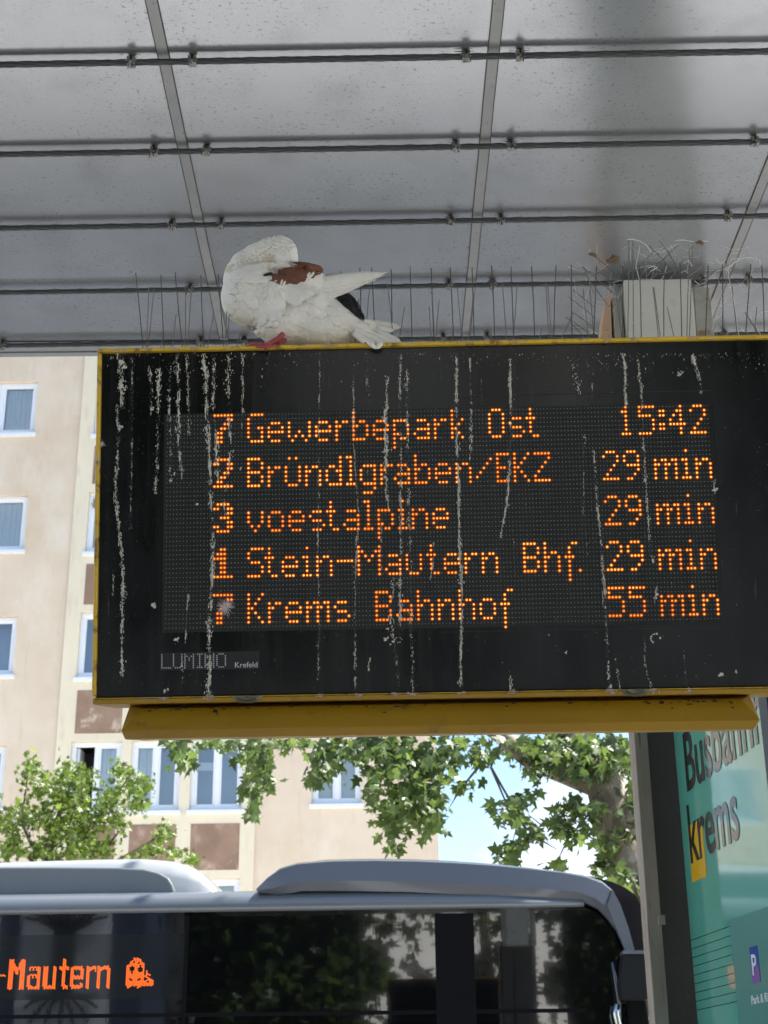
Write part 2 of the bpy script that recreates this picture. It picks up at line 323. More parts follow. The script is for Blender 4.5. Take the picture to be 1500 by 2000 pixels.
mesh_obj('wall_step', [(sP0, -.05, 0), (sP0, 0, 0), (sP0, 0, ZT), (sP0, -.05, ZT), (sP1, -.05, 0), (sP1, 0, 0), (sP1, 0, ZT), (sP1, -.05, ZT)], [(0, 1, 2, 3), (4, 7, 6, 5)], M['pilaster'], house)
wall_panel('wall', sP1, sR, 0, ZT, rightwins, M['plaster'])
mesh_obj('side_wall', [(sR, 0, 0), (sR, 13, 0), (sR, 13, ZT), (sR, 0, ZT), (-16, 0, 0), (-16, 13, 0), (-16, 13, ZT), (-16, 0, ZT)], [(0, 1, 2, 3), (4, 7, 6, 5), (1, 5, 6, 2)], M['plaster'], house)
box_obj('roof', (-16.5, -.5, ZT), (sR+.5, 13.4, ZT+.25), M['concrete'], house)
dsp = sp_t-mb_off
for t in tops[:6]:
    for a, b in sW:
        zb = t+dM-hM
        box_obj('brown_panel', (a+.06, -.058, zb+dsp-(sp_t-sp_b)), (b-.04, -.048, zb+dsp), M['spandrel'], house)
def window(s0, s1, z0, z1, y, style):
    fr = MB(); f = .105; yf = y+.10; yb = y+.17; md = (s0+s1)/2; sill = .10
    z0f = z0+sill
    for a, b, c, d in ((s0, s1, z1-f, z1), (s0, s1, z0f, z0f+f), (s0, s0+f, z0f+f, z1-f), (s1-f, s1, z0f+f, z1-f), (md-.055, md+.055, z0f+f, z1-f)):
        fr.box((a, yf, c), (b, yb, d))
    fo = fr.build('window', M['upvc'], house, bevel=.012, seg=1)
    box_obj('sill', (s0-.05, y-.06, z0), (s1+.05, y+.16, z0+sill-.004), M['upvc'], fo, bevel=.01)
    for k, (a, b) in enumerate(((s0+f, md-.055), (md+.055, s1-f))):
        st = style[k]
        if st == 'open':
            box_obj('open_sash', (a, yf+.10, z0f+f), (a+.06, yf+.62, z1-f), M['upvc'], fo)
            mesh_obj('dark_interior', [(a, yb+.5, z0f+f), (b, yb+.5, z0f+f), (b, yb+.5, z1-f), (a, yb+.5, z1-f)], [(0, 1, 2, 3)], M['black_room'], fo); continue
        s_ = MB(); g = .035; za, zb = z0f+f, z1-f
        for q in ((a, b, zb-g, zb), (a, b, za, za+g), (a, a+g, za+g, zb-g), (b-g, b, za+g, zb-g)): s_.box((q[0], yf+.022, q[2]), (q[1], yf+.06, q[3]))
        s_.build('sash', M['upvc'], fo)
        a += g; b -= g; za += g; zb -= g
        mesh_obj('pane', [(a, yf+.045, za), (b, yf+.045, za), (b, yf+.045, zb), (a, yf+.045, zb)], [(0, 1, 2, 3)], M['pane'], fo)
        if st in ('curtain', 'part', 'blind'):
            n = 28; w_ = (b-a); vs = []; fc = []
            top = zb; bot = za
            x1 = b if st != 'part' else a+w_*.45
            for i in range(n+1):
                u = i/n; yy = yb+.04+.016*math.sin(u*w_*60+s0)+.01*math.sin(u*31)
                if st == 'blind': yy = yb+.1
                vs += [(a+(x1-a)*u, yy, bot), (a+(x1-a)*u+.02*math.sin(i), yy, top)]
            fc = [(2*i, 2*i+2, 2*i+3, 2*i+1) for i in range(n)]
            mesh_obj('curtain', vs, fc, M['blind'] if st == 'blind' else M['curtain'], fo, smooth=True)
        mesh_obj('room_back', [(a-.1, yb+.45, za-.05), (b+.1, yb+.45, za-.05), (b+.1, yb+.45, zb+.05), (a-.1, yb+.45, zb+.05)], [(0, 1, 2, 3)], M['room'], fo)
        if st == 'shelf':
            box_obj('window_shelf', (a, yb+.03, za+(zb-za)*.60), (b, yb+.06, za+(zb-za)*.74), M['upvc'], fo)
    return fo
ls = [('curtain', 'curtain'), ('curtain', 'curtain'), ('clear', 'curtain'), ('clear', 'clear'), ('curtain', 'clear'), ('clear', 'part')]
for i, t in enumerate(tops[:6]):
    window(sL0, sL1, t-hW, t, 0, ls[i]); window(sL0-3.4, sL1-3.4, t-hW, t, 0, ls[(i+3) % 6])
    window(sC[0], sC[1], t-hW, t, 0, ('blind', 'blind') if i > 1 else ls[i])
    for k, (a, b) in enumerate(sW):
        st = [('clear', 'curtain'), ('curtain', 'part'), ('clear', 'clear')][(i+k) % 3]
        if i == 3: st = [('open', 'curtain'), ('curtain', 'clear'), ('shelf', 'clear')][k]
        if i == 4: st = ('blind', 'blind')
        window(a, b, t+dM-hM, t+dM, -.05, st)

# ------------------------------------------------------------------ trees
def star_leaf(rng):
    """plane leaf: five pointed lobes"""
    pts = [(0, -.05), (.20, -.12), (.44, .06), (.24, .22), (.58, .52), (.22, .50), (.14, .70), (0, 1.0), (-.14, .70), (-.22, .50), (-.58, .52), (-.24, .22), (-.44, .06), (-.20, -.12)]
    return [(x*rng.uniform(.85, 1.15), y*rng.uniform(.88, 1.12)) for x, y in pts]
def small_leaf(rng):
    return [(0, 0), (.16, .25), (.5, .15), (.2, .45), (.42, .62), (.15, .65), (0, 1), (-.15, .65), (-.42, .62), (-.2, .45), (-.5, .15), (-.16, .25)]
def leaves(name, centres, shape, size, m, parent, rng, droop=.6):
    vs = []; fs = []; tint = []
    for c, outward in centres:
        s = size*rng.uniform(.6, 1.2)
        nrm = Vector((rng.gauss(0, .7), rng.gauss(-.5, .6), rng.gauss(.35, .6))).normalized()
        tip = Vector((rng.gauss(0, .6), rng.gauss(0, .5), -droop+rng.gauss(0, .45))); tip = (tip-nrm*tip.dot(nrm)).normalized(); side = nrm.cross(tip)
        pts = shape(rng); k = len(vs); fold = rng.uniform(.05, .35); tv = min(1, max(0, rng.gauss(.5, .25)))
        cen = c+tip*s*.35
        vs.append(cen); tint.append(tv)
        for x, y in pts:
            vs.append(c+side*x*s+tip*y*s-nrm*(abs(x)*fold+max(0, y-.5)*.3)*s*.8); tint.append(tv)
        n = len(pts)
        fs += [(k, k+1+i, k+1+(i+1) % n) for i in range(n)]
    o = mesh_obj(name, vs, fs, m, parent)
    at = o.data.attributes.new('tint', 'FLOAT', 'POINT'); at.data.foreach_set('value', tint)
    return o
def limb(mb, pts, r0, r1, n=8, wob=0):
    P = []
    for i in range(len(pts)-1):
        for k in range(5): P.append(pts[i].lerp(pts[i+1], k/5))
    P.append(pts[-1])
    if wob: P = [p+noise.noise_vector(p*1.3)*wob for p in P]
    rr = [r0+(r1-r0)*(i/(len(P)-1)) for i in range(len(P))]
    mb.tube(P, rr, n)
rng = random.Random(5)
TY = 14.2
plane_tree = empty('plane_tree', (4.1, TY+.4, 0)); tag(plane_tree, 'large plane tree with mottled bark and drooping lobed leaves behind the bus front', 'tree')
def T(px, py, dy=0): return on_y(px, py, TY+dy)-plane_tree.location
tb = MB()
base = Vector((0, 0, 0))
limb(tb, [base, T(1330, 1960), T(1262, 1760), T(1205, 1620), T(1178, 1520), T(1130, 1440, .3), T(1060, 1330, .6), T(1010, 1200, .9)], .27, .12, 12, .05)
tb.build('trunk', M['bark'], plane_tree, smooth=True)
for pts, a, b in (([T(1185, 1535), T(1080, 1500), T(1033, 1480), T(983, 1437), T(900, 1380), T(800, 1330)], .13, .06),
                  ([T(1230, 1650, .2), T(1260, 1560, .6), T(1300, 1400, 1), T(1340, 1200, 1.5), T(1350, 1000, 2)], .15, .07)):
    q = MB(); limb(q, pts, a, b, 8, .05); q.build('branch', M['bark'], plane_tree, smooth=True)
tw = MB()
twigs = [[(800, 1330), (740, 1400), (745, 1470), (765, 1540), (770, 1620), (765, 1660)], [(800, 1330), (650, 1380), (560, 1410), (505, 1470), (510, 1530), (490, 1590)],
         [(560, 1410), (430, 1420), (365, 1440), (355, 1490)], [(983, 1437), (960, 1500), (985, 1560), (1010, 1600), (1000, 1660)], [(960, 1500), (1000, 1570), (1060, 1640), (1090, 1655)],
         [(1180, 1540), (1120, 1600), (1060, 1610), (1030, 1590)], [(900, 1380), (880, 1450), (850, 1520), (835, 1600)], [(740, 1400), (660, 1450), (635, 1500), (612, 1530)],
         [(1170, 1560), (1110, 1640), (1090, 1690)], [(1240, 1680), (1200, 1720), (1190, 1790), (1215, 1860)], [(745, 1470), (790, 1520), (810, 1590)], [(935, 1500), (905, 1540), (880, 1580)]]
for t in twigs:
    P = [T(x, y, rng.uniform(-.2, .2)) for x, y in t]; limb(tw, P, .014, .004, 5, .04)
tw.build('twigs', M['twig'], plane_tree)['kind'] = 'stuff'
clus = [(358, 1468, 22, 26, 26), (345, 1450, 18, 12, 8), (425, 1446, 60, 8, 12), (490, 1462, 42, 22, 44), (512, 1508, 28, 30, 34), (500, 1545, 25, 18, 16), (490, 1582, 9, 16, 8), (555, 1448, 50, 12, 20),
        (650, 1462, 48, 20, 46), (640, 1490, 38, 20, 22), (612, 1522, 14, 10, 7), (625, 1512, 20, 12, 8),
        (745, 1462, 60, 26, 80), (735, 1510, 34, 24, 30), (728, 1545, 22, 18, 14), (800, 1490, 46, 34, 62), (815, 1545, 50, 32, 62), (785, 1580, 48, 26, 50), (770, 1615, 26, 26, 26), (835, 1605, 34, 26, 34), (845, 1570, 26, 26, 20), (765, 1655, 18, 12, 9),
        (880, 1462, 48, 24, 42), (858, 1500, 30, 22, 20), (905, 1535, 26, 14, 9), (935, 1470, 28, 18, 18),
        (1015, 1570, 24, 20, 16), (1000, 1600, 36, 18, 18), (975, 1575, 20, 14, 7), (1040, 1630, 22, 16, 12), (1005, 1655, 28, 20, 16), (990, 1675, 22, 12, 16), (1035, 1545, 12, 12, 6),
        (1040, 1462, 50, 26, 60), (1130, 1468, 76, 32, 150), (1060, 1500, 44, 18, 32), (1150, 1505, 46, 18, 40), (1200, 1480, 46, 40, 80), (1095, 1605, 22, 30, 36), (1120, 1570, 26, 22, 20), (1140, 1630, 24, 20, 14), (1160, 1590, 26, 22, 18),
        (1200, 1650, 30, 26, 30), (1190, 1690, 24, 22, 22), (1225, 1720, 26, 30, 36), (1235, 1790, 20, 30, 22), (1245, 1850, 16, 22, 14), (1225, 1620, 26, 30, 30), (1235, 1560, 30, 34, 36), (1087, 1690, 22, 10, 8), (1160, 1700, 12, 10, 4)]
cen = []
for x, y, rx, ry, n in clus:
    for _ in range(int(n*1.9)):
        a, b = rng.gauss(0, .55), rng.gauss(0, .55)
        cen.append((T(x+a*rx, y+b*ry, rng.gauss(0, .35)), None))
for _ in range(5200):                      # the rest of the crown, above what the sign lets the camera see
    z = rng.uniform(0, 1); x = rng.gauss(0, .42)
    P = Vector((-1.6+x*6, rng.gauss(0, .5)*4+.8, 5.2+z*7.5-abs(x)*1.5))
    px, py = to_px(P+plane_tree.location)
    if py > 1420 and px < 1250: continue
    if noise.noise(P*.8) < -.12 or (py > 650 and px < 215): continue
    cen.append((P, None))
leaves('crown', cen, star_leaf, .118, M['plane_leaf'], plane_tree, rng)['kind'] = 'stuff'

LY = 17.0
small_tree = empty('young_tree', (-4.05, LY, 0)); tag(small_tree, 'young lime green tree rising behind the left roof hump of the bus', 'tree')
def S(px, py, dy=0): return on_y(px, py, LY+dy)-small_tree.location
tb = MB(); limb(tb, [Vector((0, 0, 0)), S(85, 1800), S(97, 1690), S(98, 1640)], .07, .04, 8, .02)
tb.build('trunk', M['bark'], small_tree, smooth=True)
tw = MB()
for t in ([(97, 1680), (110, 1600), (130, 1540), (160, 1490)], [(97, 1690), (160, 1640), (215, 1570), (260, 1510)], [(97, 1690), (60, 1650), (40, 1600), (55, 1500)], [(95, 1720), (40, 1660), (5, 1620)],
          [(215, 1570), (235, 1620), (210, 1660)], [(110, 1720), (220, 1690), (300, 1640), (320, 1610)], [(300, 1700), (350, 1690), (378, 1670)]):
    limb(tw, [S(x, y, rng.uniform(-.3, .3)) for x, y in t], .028, .008, 5, .03)
tw.build('twigs', M['twig'], small_tree)['kind'] = 'stuff'
clus = [(62, 1500, 20, 24, 60), (85, 1540, 34, 26, 120), (40, 1590, 40, 24, 120), (10, 1610, 26, 16, 50), (130, 1510, 20, 26, 80), (130, 1560, 40, 30, 180), (165, 1520, 22, 22, 80), (170, 1600, 40, 34, 200), (120, 1620, 40, 34, 200),
        (215, 1560, 26, 24, 90), (232, 1505, 15, 18, 50), (262, 1530, 26, 26, 100), (270, 1565, 20, 20, 60), (230, 1610, 18, 28, 60), (90, 1665, 30, 16, 60), (160, 1655, 34, 24, 150), (200, 1660, 26, 20, 80), (50, 1660, 34, 12, 40), (15, 1655, 26, 18, 70), (30, 1630, 20, 12, 30),
        (320, 1625, 16, 20, 50), (305, 1655, 20, 16, 44), (282, 1668, 20, 10, 26), (340, 1665, 14, 12, 20), (374, 1676, 16, 10, 30), (80, 1600, 30, 20, 60)]
cen = []
for x, y, rx, ry, n in clus:
    for _ in range(int(n*1.7)): cen.append((S(x+rng.gauss(0, .55)*rx, y+rng.gauss(0, .55)*ry, rng.gauss(0, .4)), None))
for _ in range(1500):
    P = Vector((rng.gauss(0, .7), rng.gauss(0, .7), rng.uniform(2.3, 4.3))); cen.append((P, None))
leaves('crown', cen, small_leaf, .085, M['lime_leaf'], small_tree, rng, droop=.2)['kind'] = 'stuff'

# ------------------------------------------------------------------ bus
BUSYAW = rad(-2.0); BUSY = 10.0
bu = Vector((math.cos(BUSYAW), math.sin(BUSYAW), 0)); bun = Vector((-bu.y, bu.x, 0)); BUO = Vector((-3.0, BUSY+.1, 0))
bus = empty('bus', BUO); bus.rotation_euler = (0, 0, BUSYAW)
tag(bus, 'silver grey bus with black glass band and orange lettering, roof humps above', 'bus')
def BP(px, py, dy=0):
    P = on_plane(px, py, BUO+bun*dy, bun)-BUO; return Vector((P.dot(bu), dy, P.z))
zg = BP(500, 1780)[2]; xF = BP(1216, 1860)[0]
# lower body and glass band
XR = -7.5; W_ = 2.5
box_obj('body', (XR, 0, .35), (xF-.15, W_, 1.25), mat('bus_body_white', (.62, .64, .66), .3, coat=.6), bus, bevel=.05)
zb_ = 1.25
out = [(XR, zb_+.003), (xF+.02, zb_+.003)]
arc = [BP(1216, 1880), BP(1212, 1850), BP(1199, 1822), BP(1184, 1800), BP(1165, 1782), BP(1145, 1773), BP(1125, 1771)]
out += [(a[0], a[2]) for a in arc]+[(XR, zg)]
vs, fs = prism([Vector((x, 0, z)) for x, z in out], (0, W_, 0))
MB().add(vs, fs).build('side_glass', M['bus_glass'], bus)
# glass joint lines
for px in (362, ):
    a = BP(px, 1900)
    box_obj('glass_joint', (a[0]-.012, -.004, zb_+.2), (a[0]+.012, .001, zg-.02), M['black_plastic'], bus)
a = BP(900, 1976); box_obj('lower_seam', (XR, -.006, a[2]-.012), (xF-.25, -.001, a[2]+.012), M['black_plastic'], bus)
for px0, px1 in ((851, 928),):
    a = BP(px0, 1900); b = BP(px1, 1900)
    box_obj('door_pillar', (a[0], -.012, zb_+.1), (b[0], -.002, zg-.03), M['black_plastic'], bus, bevel=.004)
# roof edge rail: rounded silver band
zr0 = zg; zr1 = BP(500, 1752)[2]
prof = []
h = .150
for i in range(9):
    t = i/8*math.pi/2; prof.append((.045-.075*math.sin(t+.0)-.0, zr0+h*(1-math.cos(t)) if False else zr0+.0+h*i/8*0))
prof = [(-.004, 0), (-.022, .006), (-.030, .030), (-.026, .060), (-.010, .092), (.03, .120), (.09, .142), (.20, .158), (.60, .172), (1.25, .178)]
full = prof+[(W_-y, z) for y, z in reversed(prof[:-1])]
xe = BP(1140, 1762)[0]
xs_ = [XR+i*(xe-XR)/20 for i in range(21)]
vs = [(x, y, zr0+z*(1 if x < xe-1.0 else 1-.55*((x-(xe-1.0))/1.0)**2)) for x in xs_ for y, z in full]; n = len(full)
fs = [(i*n+k, (i+1)*n+k, (i+1)*n+k+1, i*n+k+1) for i in range(20) for k in range(n-1)]+[tuple(range(n)), tuple(range(20*n+n-1, 20*n-1, -1))]
mesh_obj('roof', vs, fs, M['bus_paint'], bus, smooth=True)
# left roof hump (pale housing)
hx1 = BP(432, 1752, .25)[0]; ht = BP(200, 1674, .45)[2]; hb = zr0+.13
nx = 26; prof2 = [(.22, 0, .0), (.24, .52, .0), (.27, .80, .03), (.34, .93, .0), (.50, 1.0, 0), (1.25, 1.03, 0)]
prof2f = [(y, z) for y, z, _ in prof2]+[(W_-y, z) for y, z, _ in reversed(prof2[:-1])]
vs = []; n = len(prof2f)
end = [(BP(x, y, .35)[0], BP(x, y, .35)[2]) for x, y in ((-40, 1681), (60, 1677), (200, 1673), (280, 1672), (335, 1677), (370, 1687), (395, 1703), (413, 1722), (425, 1740), (432, 1756))]
x_left = BP(-420, 1690, .3)[0]
ring = [(x_left, end[0][1]-.12)]+[(x_left+.15, end[0][1]-.02)]+end
for x, zt in ring:
    for y, z in prof2f: vs.append((x, y, hb-.02+(max(zt, hb)-hb+.02)*z))
k = len(ring)
fs = [(i*n+j, (i+1)*n+j, (i+1)*n+j+1, i*n+j+1) for i in range(k-1) for j in range(n-1)]+[tuple(range(n)), tuple(range((k-1)*n+n-1, (k-1)*n-1, -1))]
hump = mesh_obj('roof_hump', vs, fs, M['bus_white'], bus, smooth=True)
# the flat grey inset side panel of the hump
ins = [(-330, 1694), (100, 1693), (230, 1694), (280, 1697), (310, 1704), (328, 1714), (336, 1726), (341, 1740), (342, 1754), (-330, 1762)]
vs, fs = prism([BP(x, y, .205) for x, y in ins], (0, .06, 0)); MB().add(vs, fs).build('hump_panel', M['bus_shade'], hump, bevel=.012)
# right roof fairing: a thin hooked shell
topc = [(500, 1737), (520, 1712), (545, 1693), (580, 1682), (640, 1676), (720, 1674), (800, 1675), (880, 1678), (950, 1683), (1020, 1690), (1090, 1698), (1140, 1706), (1175, 1717), (1196, 1734), (1212, 1765), (1228, 1812), (1243, 1868)]
botc = [(506, 1744), (540, 1748), (570, 1745), (590, 1741), (680, 1741), (800, 1743), (900, 1748), (980, 1753), (1060, 1757), (1110, 1760), (1140, 1762), (1168, 1776), (1187, 1796), (1203, 1820), (1216, 1848), (1224, 1872), (1228, 1880)]
mb = MB(); N_ = len(topc); rows = []
for (tx, ty), (bx_, by_) in zip(topc, botc):
    t = BP(tx, ty, -.01); b = BP(bx_, by_, .02)
    m1 = t.lerp(b, .12); m2 = t.lerp(b, .72)
    rows.append([Vector((t.x, .09, t.z)), Vector((t.x, .03, t.z-.004)), Vector((m1.x, -.03, m1.z)), Vector((m2.x, -.05, m2.z)), Vector((b.x, -.005, b.z)), Vector((b.x, .05, b.z)), Vector((t.x, .11, t.z-.03))])
vs = [p for r in rows for p in r]; n = 7
fs = [(i*n+j, i*n+(j+1) % n, (i+1)*n+(j+1) % n, (i+1)*n+j) for i in range(N_-1) for j in range(n)]+[tuple(range(n-1, -1, -1)), tuple((N_-1)*n+j for j in range(n))]
fo = mesh_obj('roof_fairing', vs, fs, M['bus_dark'], bus, smooth=True)
fo.data.polygons.foreach_set('use_smooth', [True]*len(fo.data.polygons)); e_ = fo.modifiers.new('e', 'EDGE_SPLIT'); e_.split_angle = rad(38)
a = BP(940, 1748, .05); box_obj('fairing_support', (a.x-.02, .03, a.z-.05), (a.x+.02, .08, a.z+.05), M['bus_dark'], bus)
# paler front pillar over the end of the fairing
ptop = [(1196, 1736), (1212, 1767), (1228, 1813), (1243, 1868)]; pbot = [(1186, 1768), (1196, 1792), (1211, 1830), (1229, 1878)]
vs = [BP(x, y, -.062) for x, y in ptop]+[BP(x, y, -.062) for x, y in pbot]+[BP(x, y, .12) for x, y in ptop]+[BP(x, y, .12) for x, y in pbot]
fs = []
for i in range(3): fs += [(i, i+1, 5+i, 4+i), (8+i, 12+i, 13+i, 9+i), (i, 8+i, 9+i, i+1), (4+i, 5+i, 13+i, 12+i)]
mesh_obj('front_pillar', vs, fs, M['bus_paint'], bus)
# bulging windscreen and front cap
vs = []; nt_, ns_ = 14, 10
xa = BP(1186, 1800, .3)[0]; ztop = BP(1220, 1735, 1.2)[2]
fx = BP(1251, 1800, 1.1)[0]
for i in range(nt_+1):
    t = i/nt_; yy = .02+t*(W_-.04); bulge = (math.sin(math.pi*min(max(t, .001), .999))**.55)
    for j in range(ns_+1):
        s = j/ns_
        if j <= 5:
            q = j/5*math.pi/2; x = xa-.15+((fx-xa)*bulge+.02)*math.sin(q)+.13*math.sin(q); z = ztop-.16-.10*(1-bulge)+.16*math.cos(q)
        else: x = xa-.02+((fx-xa)*bulge+.02); z = (ztop-.16-.10*(1-bulge))+(.45-(ztop-.2))*((j-5)/5)
        vs.append((x, yy, z))
n = ns_+1
fs = [(i*n+j, i*n+j+1, (i+1)*n+j+1, (i+1)*n+j) for i in range(nt_) for j in range(ns_)]
wsc = mesh_obj('windscreen', vs, fs, mat('windscreen_black', (.004, .004, .005), .9, spec=0), bus, smooth=True)
cap = [Vector(v)+Vector((-.0, 0, .008)) for i in range(nt_+1) for v in vs[i*n:i*n+2]]
fs = [(i*2, i*2+1, (i+1)*2+1, (i+1)*2) for i in range(nt_)]
mesh_obj('front_cap', cap, fs, M['bus_paint'], bus, smooth=True)
# mirror
mo = [(1216, 1862), (1278, 1862), (1283, 1925), (1268, 1950), (1214, 1951), (1210, 1920)]
vs, fs = prism([BP(x, y, -.22) for x, y in mo], (0, .16, 0)); mir = MB().add(vs, fs).build('wing_mirror', M['mirror_grey'], bus, bevel=.012)
vs, fs = prism([BP(x, y, -.235) for x, y in ((1217, 1856), (1279, 1856), (1279, 1863), (1217, 1863))], (0, .18, 0)); MB().add(vs, fs).build('mirror_cap', M['bus_paint'], mir)
MB().tube([BP(1196, 1880, -.05), BP(1202, 1915, -.06), BP(1209, 1960, -.06), BP(1212, 2040, -.06)], .010, 6).build('grab_rail', M['bus_dark'], bus, smooth=True)
MB().tube([BP(1206, 1962, -.1), BP(1203, 1980, -.1), BP(1210, 2010, -.1), BP(1214, 2060, -.1)], .022, 8).build('mirror_bracket', M['chrome'], bus, smooth=True)
MB().tube([BP(1258, 1900, .1), BP(1266, 1950, .1), BP(1276, 1990, .1), BP(1290, 2050, .1)], .026, 8).build('mirror_arm', M['yellow'], bus, smooth=True)
vs, fs = prism([BP(x, y, -.04) for x, y in ((1225, 1951), (1262, 1951), (1278, 2060), (1232, 2060))], (0, .05, 0)); MB().add(vs, fs).build('mirror_stay', M['black_plastic'], bus, bevel=.01)
# wheels
for x in (xF-2.7, xF-8.3):
    for y, dy in ((-.01, .28), (W_-.27, .28)):
        q = MB(); q.tube([(x, y, .48), (x, y+dy, .48)], .48, 28); wh = q.build('wheel', M['rubber'], bus, bevel=.03)
        q = MB(); q.tube([(x, y-.006, .48), (x, y+.03, .48)], .29, 24); q.build('rim', M['chrome'], wh)
# side destination display
GL = {'-': ["........"]*8+["########"]*1+["........"]*7,
'M': ["###....###", "###....###", "####..####", "####..####", "##########", "##########", "###.##.###", "###.##.###"]+["###....###"]*8,
'a': ["."*8]*4+[".#######", ".#.#.###", "......##", "......##", ".#######", "##.#.###", "##....##", "##....##", "##....##", "##....##", "####.###", ".#######"],
'u': ["."*8]*4+["###...##"]*10+["########", ".#######"],
't': ["..##..", "..##..", "..##..", "..##..", "######", "######"]+["..##.."]*8+["..####", "...###"],
'e': ["."*8]*4+[".######.", "########", "##....##", "##....##", "##....##", "########", "########", "##......", "##......", "##....##", "########", ".######."],
'r': ["."*6]*4+["##.###", "######", "###..#"]+["##...."]*9,
'n': ["."*8]*4+["##.####.", "########", "###...##"]+["##....##"]*9,
'i': ["......####......", ".....######.....", "....##.##.##....", "...##########...", "..###.####.##...", "..##...##...#...", "..##...##...#...", "..###.####.##.#.",
      "..###########.##", "..#############.#", "..###########.##.", "..##..###..##..###", "..#############.###", "..#################", "..#################", "...##....##......."]}
cx = BP(-4, 1900)[0]-.0
pitch = BP(103.2, 1900)[0]-BP(100, 1900)[0]
zt = BP(100, 1874)[2]; pz = (zt-BP(100, 1931)[2])/15.5
mb = MB()
x = BP(-12, 1900)[0]
for ch, gap in (('-', 2), ('M', 2), ('a', 2), ('u', 2), ('t', 1.5), ('e', 2), ('r', 1), ('n', 8), ('i', 0)):
    g = GL[ch]
    for r_, row in enumerate(g):
        for c_, v in enumerate(row):
            if v == '#':
                X = x+c_*pitch; Z = zt-r_*pz-(pz*.5 if c_ % 2 else 0); rr = pitch*.40
                mb.add([(X+rr*math.cos(q*math.pi/3), -.006, Z+rr*math.sin(q*math.pi/3)) for q in range(6)], [(5, 4, 3, 2, 1, 0)])
    x += (max(len(r) for r in g)+gap-.4)*pitch
dis = box_obj('destination_display', (BP(-300, 1900)[0], -.003, BP(100, 1953)[2]), (BP(362, 1900)[0], -.0005, BP(100, 1826)[2]), mat('display_screen', (.012, .014, .014), .04, spec=.7), bus)
mb.build('led_lettering', M['led_orange'], dis)['kind'] = 'stuff'

# ------------------------------------------------------------------ things behind the camera that the bus glass mirrors
bk = empty('kiosk_building', (-8.2, -9.0, 0)); tag(bk, 'dark framed building with pale panels and iron fan grilles behind the viewer', 'building')
mk = mat('kiosk_dark_frame', (.03, .045, .08), .5); mkp = mat('kiosk_pale_panel', (.52, .54, .58), .6)
box_obj('wall', (-6, -4, 0), (2.2, 0, 7.2), mk, bk)
iron = mat('black_iron', (.01, .01, .01), .5)
for i, x in enumerate((-4.6, -2.4, -.2)):
    pn = box_obj('pale_panel', (x, -.0, 2.2), (x+1.75, .03, 6.2), mkp, bk)
    g = MB()
    cx = x+.875
    g.box((cx-.22, .05, 3.7), (cx+.22, .10, 4.9))
    for k in range(13):
        a = rad(18+k*12); p = Vector((cx+.25*math.cos(a), .07, 4.9)); q = Vector((cx+.82*math.cos(a)*1.05, .07, 4.9+.75*math.sin(a)))
        g.tube([p, p.lerp(q, .5)+Vector((0, 0, .06)), q], .03, 5)
        if k % 2 == 0: g.tube([Vector((cx+.2*math.cos(a), .07, 3.7)), Vector((cx+.5*math.cos(a), .07, 3.7-.3*math.sin(a))), Vector((cx+.75*math.cos(a), .07, 3.7-.75*math.sin(a)))], .03, 5)
    g.box((x-.02, .04, 5.95), (x+1.77, .08, 6.05)); g.box((x-.02, .04, 2.6), (x+1.77, .08, 2.7)); g.box((cx-.7, .05, 3.66), (cx+.7, .09, 3.72))
    g.build('fan_grille', iron, pn)
wh = empty('reflector_house', (0, -34, 0)); wh.rotation_euler = (0, 0, rad(-52)); tag(wh, 'added white house turned to the sun behind the viewer, brightening the bus glass reflections', 'house')
box_obj('wall', (-14, -8, 0), (14, 0, 11), mat('white_render', (.85, .84, .80), .9), wh)  # added to throw sunlight into the bus glass through the foliage gap
for k in range(5):
    for z in (2.2, 5.2, 8.2): fo_ = box_obj('window', (-11+k*5, -.05, z), (-9.6+k*5, .03, z+1.5), M['black_room'], wh)
for lab, xa_, xb_ in (('tall clipped dark hedge behind the viewer, beside the kiosk, added to darken the bus glass', -5.9, -1.95), ('tall clipped dark hedge behind the viewer, at the far end of the platform, added to darken the bus glass', 1.95, 15)):
    hg = empty('backdrop', (xa_, -12, 0)); tag(hg, lab, 'backdrop')  # added dark leafy screens that blacken the bus glass reflections
    box_obj('dark_core', (.15, -.5, 0), (xb_-xa_-.15, .5, 6.8), mat('backdrop_core', (.012, .016, .008), 1), hg)
    cen = []
    for _ in range(int(420*(xb_-xa_))):
        P = Vector((rng.uniform(0, xb_-xa_), rng.choice((-.6, .6, .6))+rng.gauss(0, .15), rng.uniform(0, 7.3))); cen.append((P, None))
    leaves('foliage', cen, small_leaf, .22, M['dark_leaf'], hg, rng)['kind'] = 'stuff'
for i, (x, y, h_, rr) in enumerate(((-3.2, -13, 10, 2.3), (.4, -15, 12, 2.3), (5.6, -14, 11, 2.6), (9.5, -12, 10, 2.6), (13.5, -14, 11, 2.6))):
    tr = empty('park_tree', (x, y, 0)); tag(tr, ('first', 'second', 'third', 'fourth', 'fifth')[i]+' dark leafy park tree from the kiosk, behind the viewer', 'tree', 'park trees behind the viewer')
    q = MB(); limb(q, [Vector((0, 0, 0)), Vector((.1, 0, h_*.35)), Vector((-.1, .1, h_*.7))], .2, .08, 8, .05); q.build('trunk', M['bark'], tr, smooth=True)
    cen = []
    for _ in range(5200):
        if i == 1 and rng.random() < .62: continue
        z = rng.uniform(.5, h_); P = Vector((rng.gauss(0, .5)*rr, rng.gauss(0, .5)*rr, z))
        if noise.noise((P+tr.location)*.55) < -.22: continue
        cen.append((P, None))
    leaves('crown', cen, star_leaf, .30, M['dark_leaf'], tr, rng)['kind'] = 'stuff'

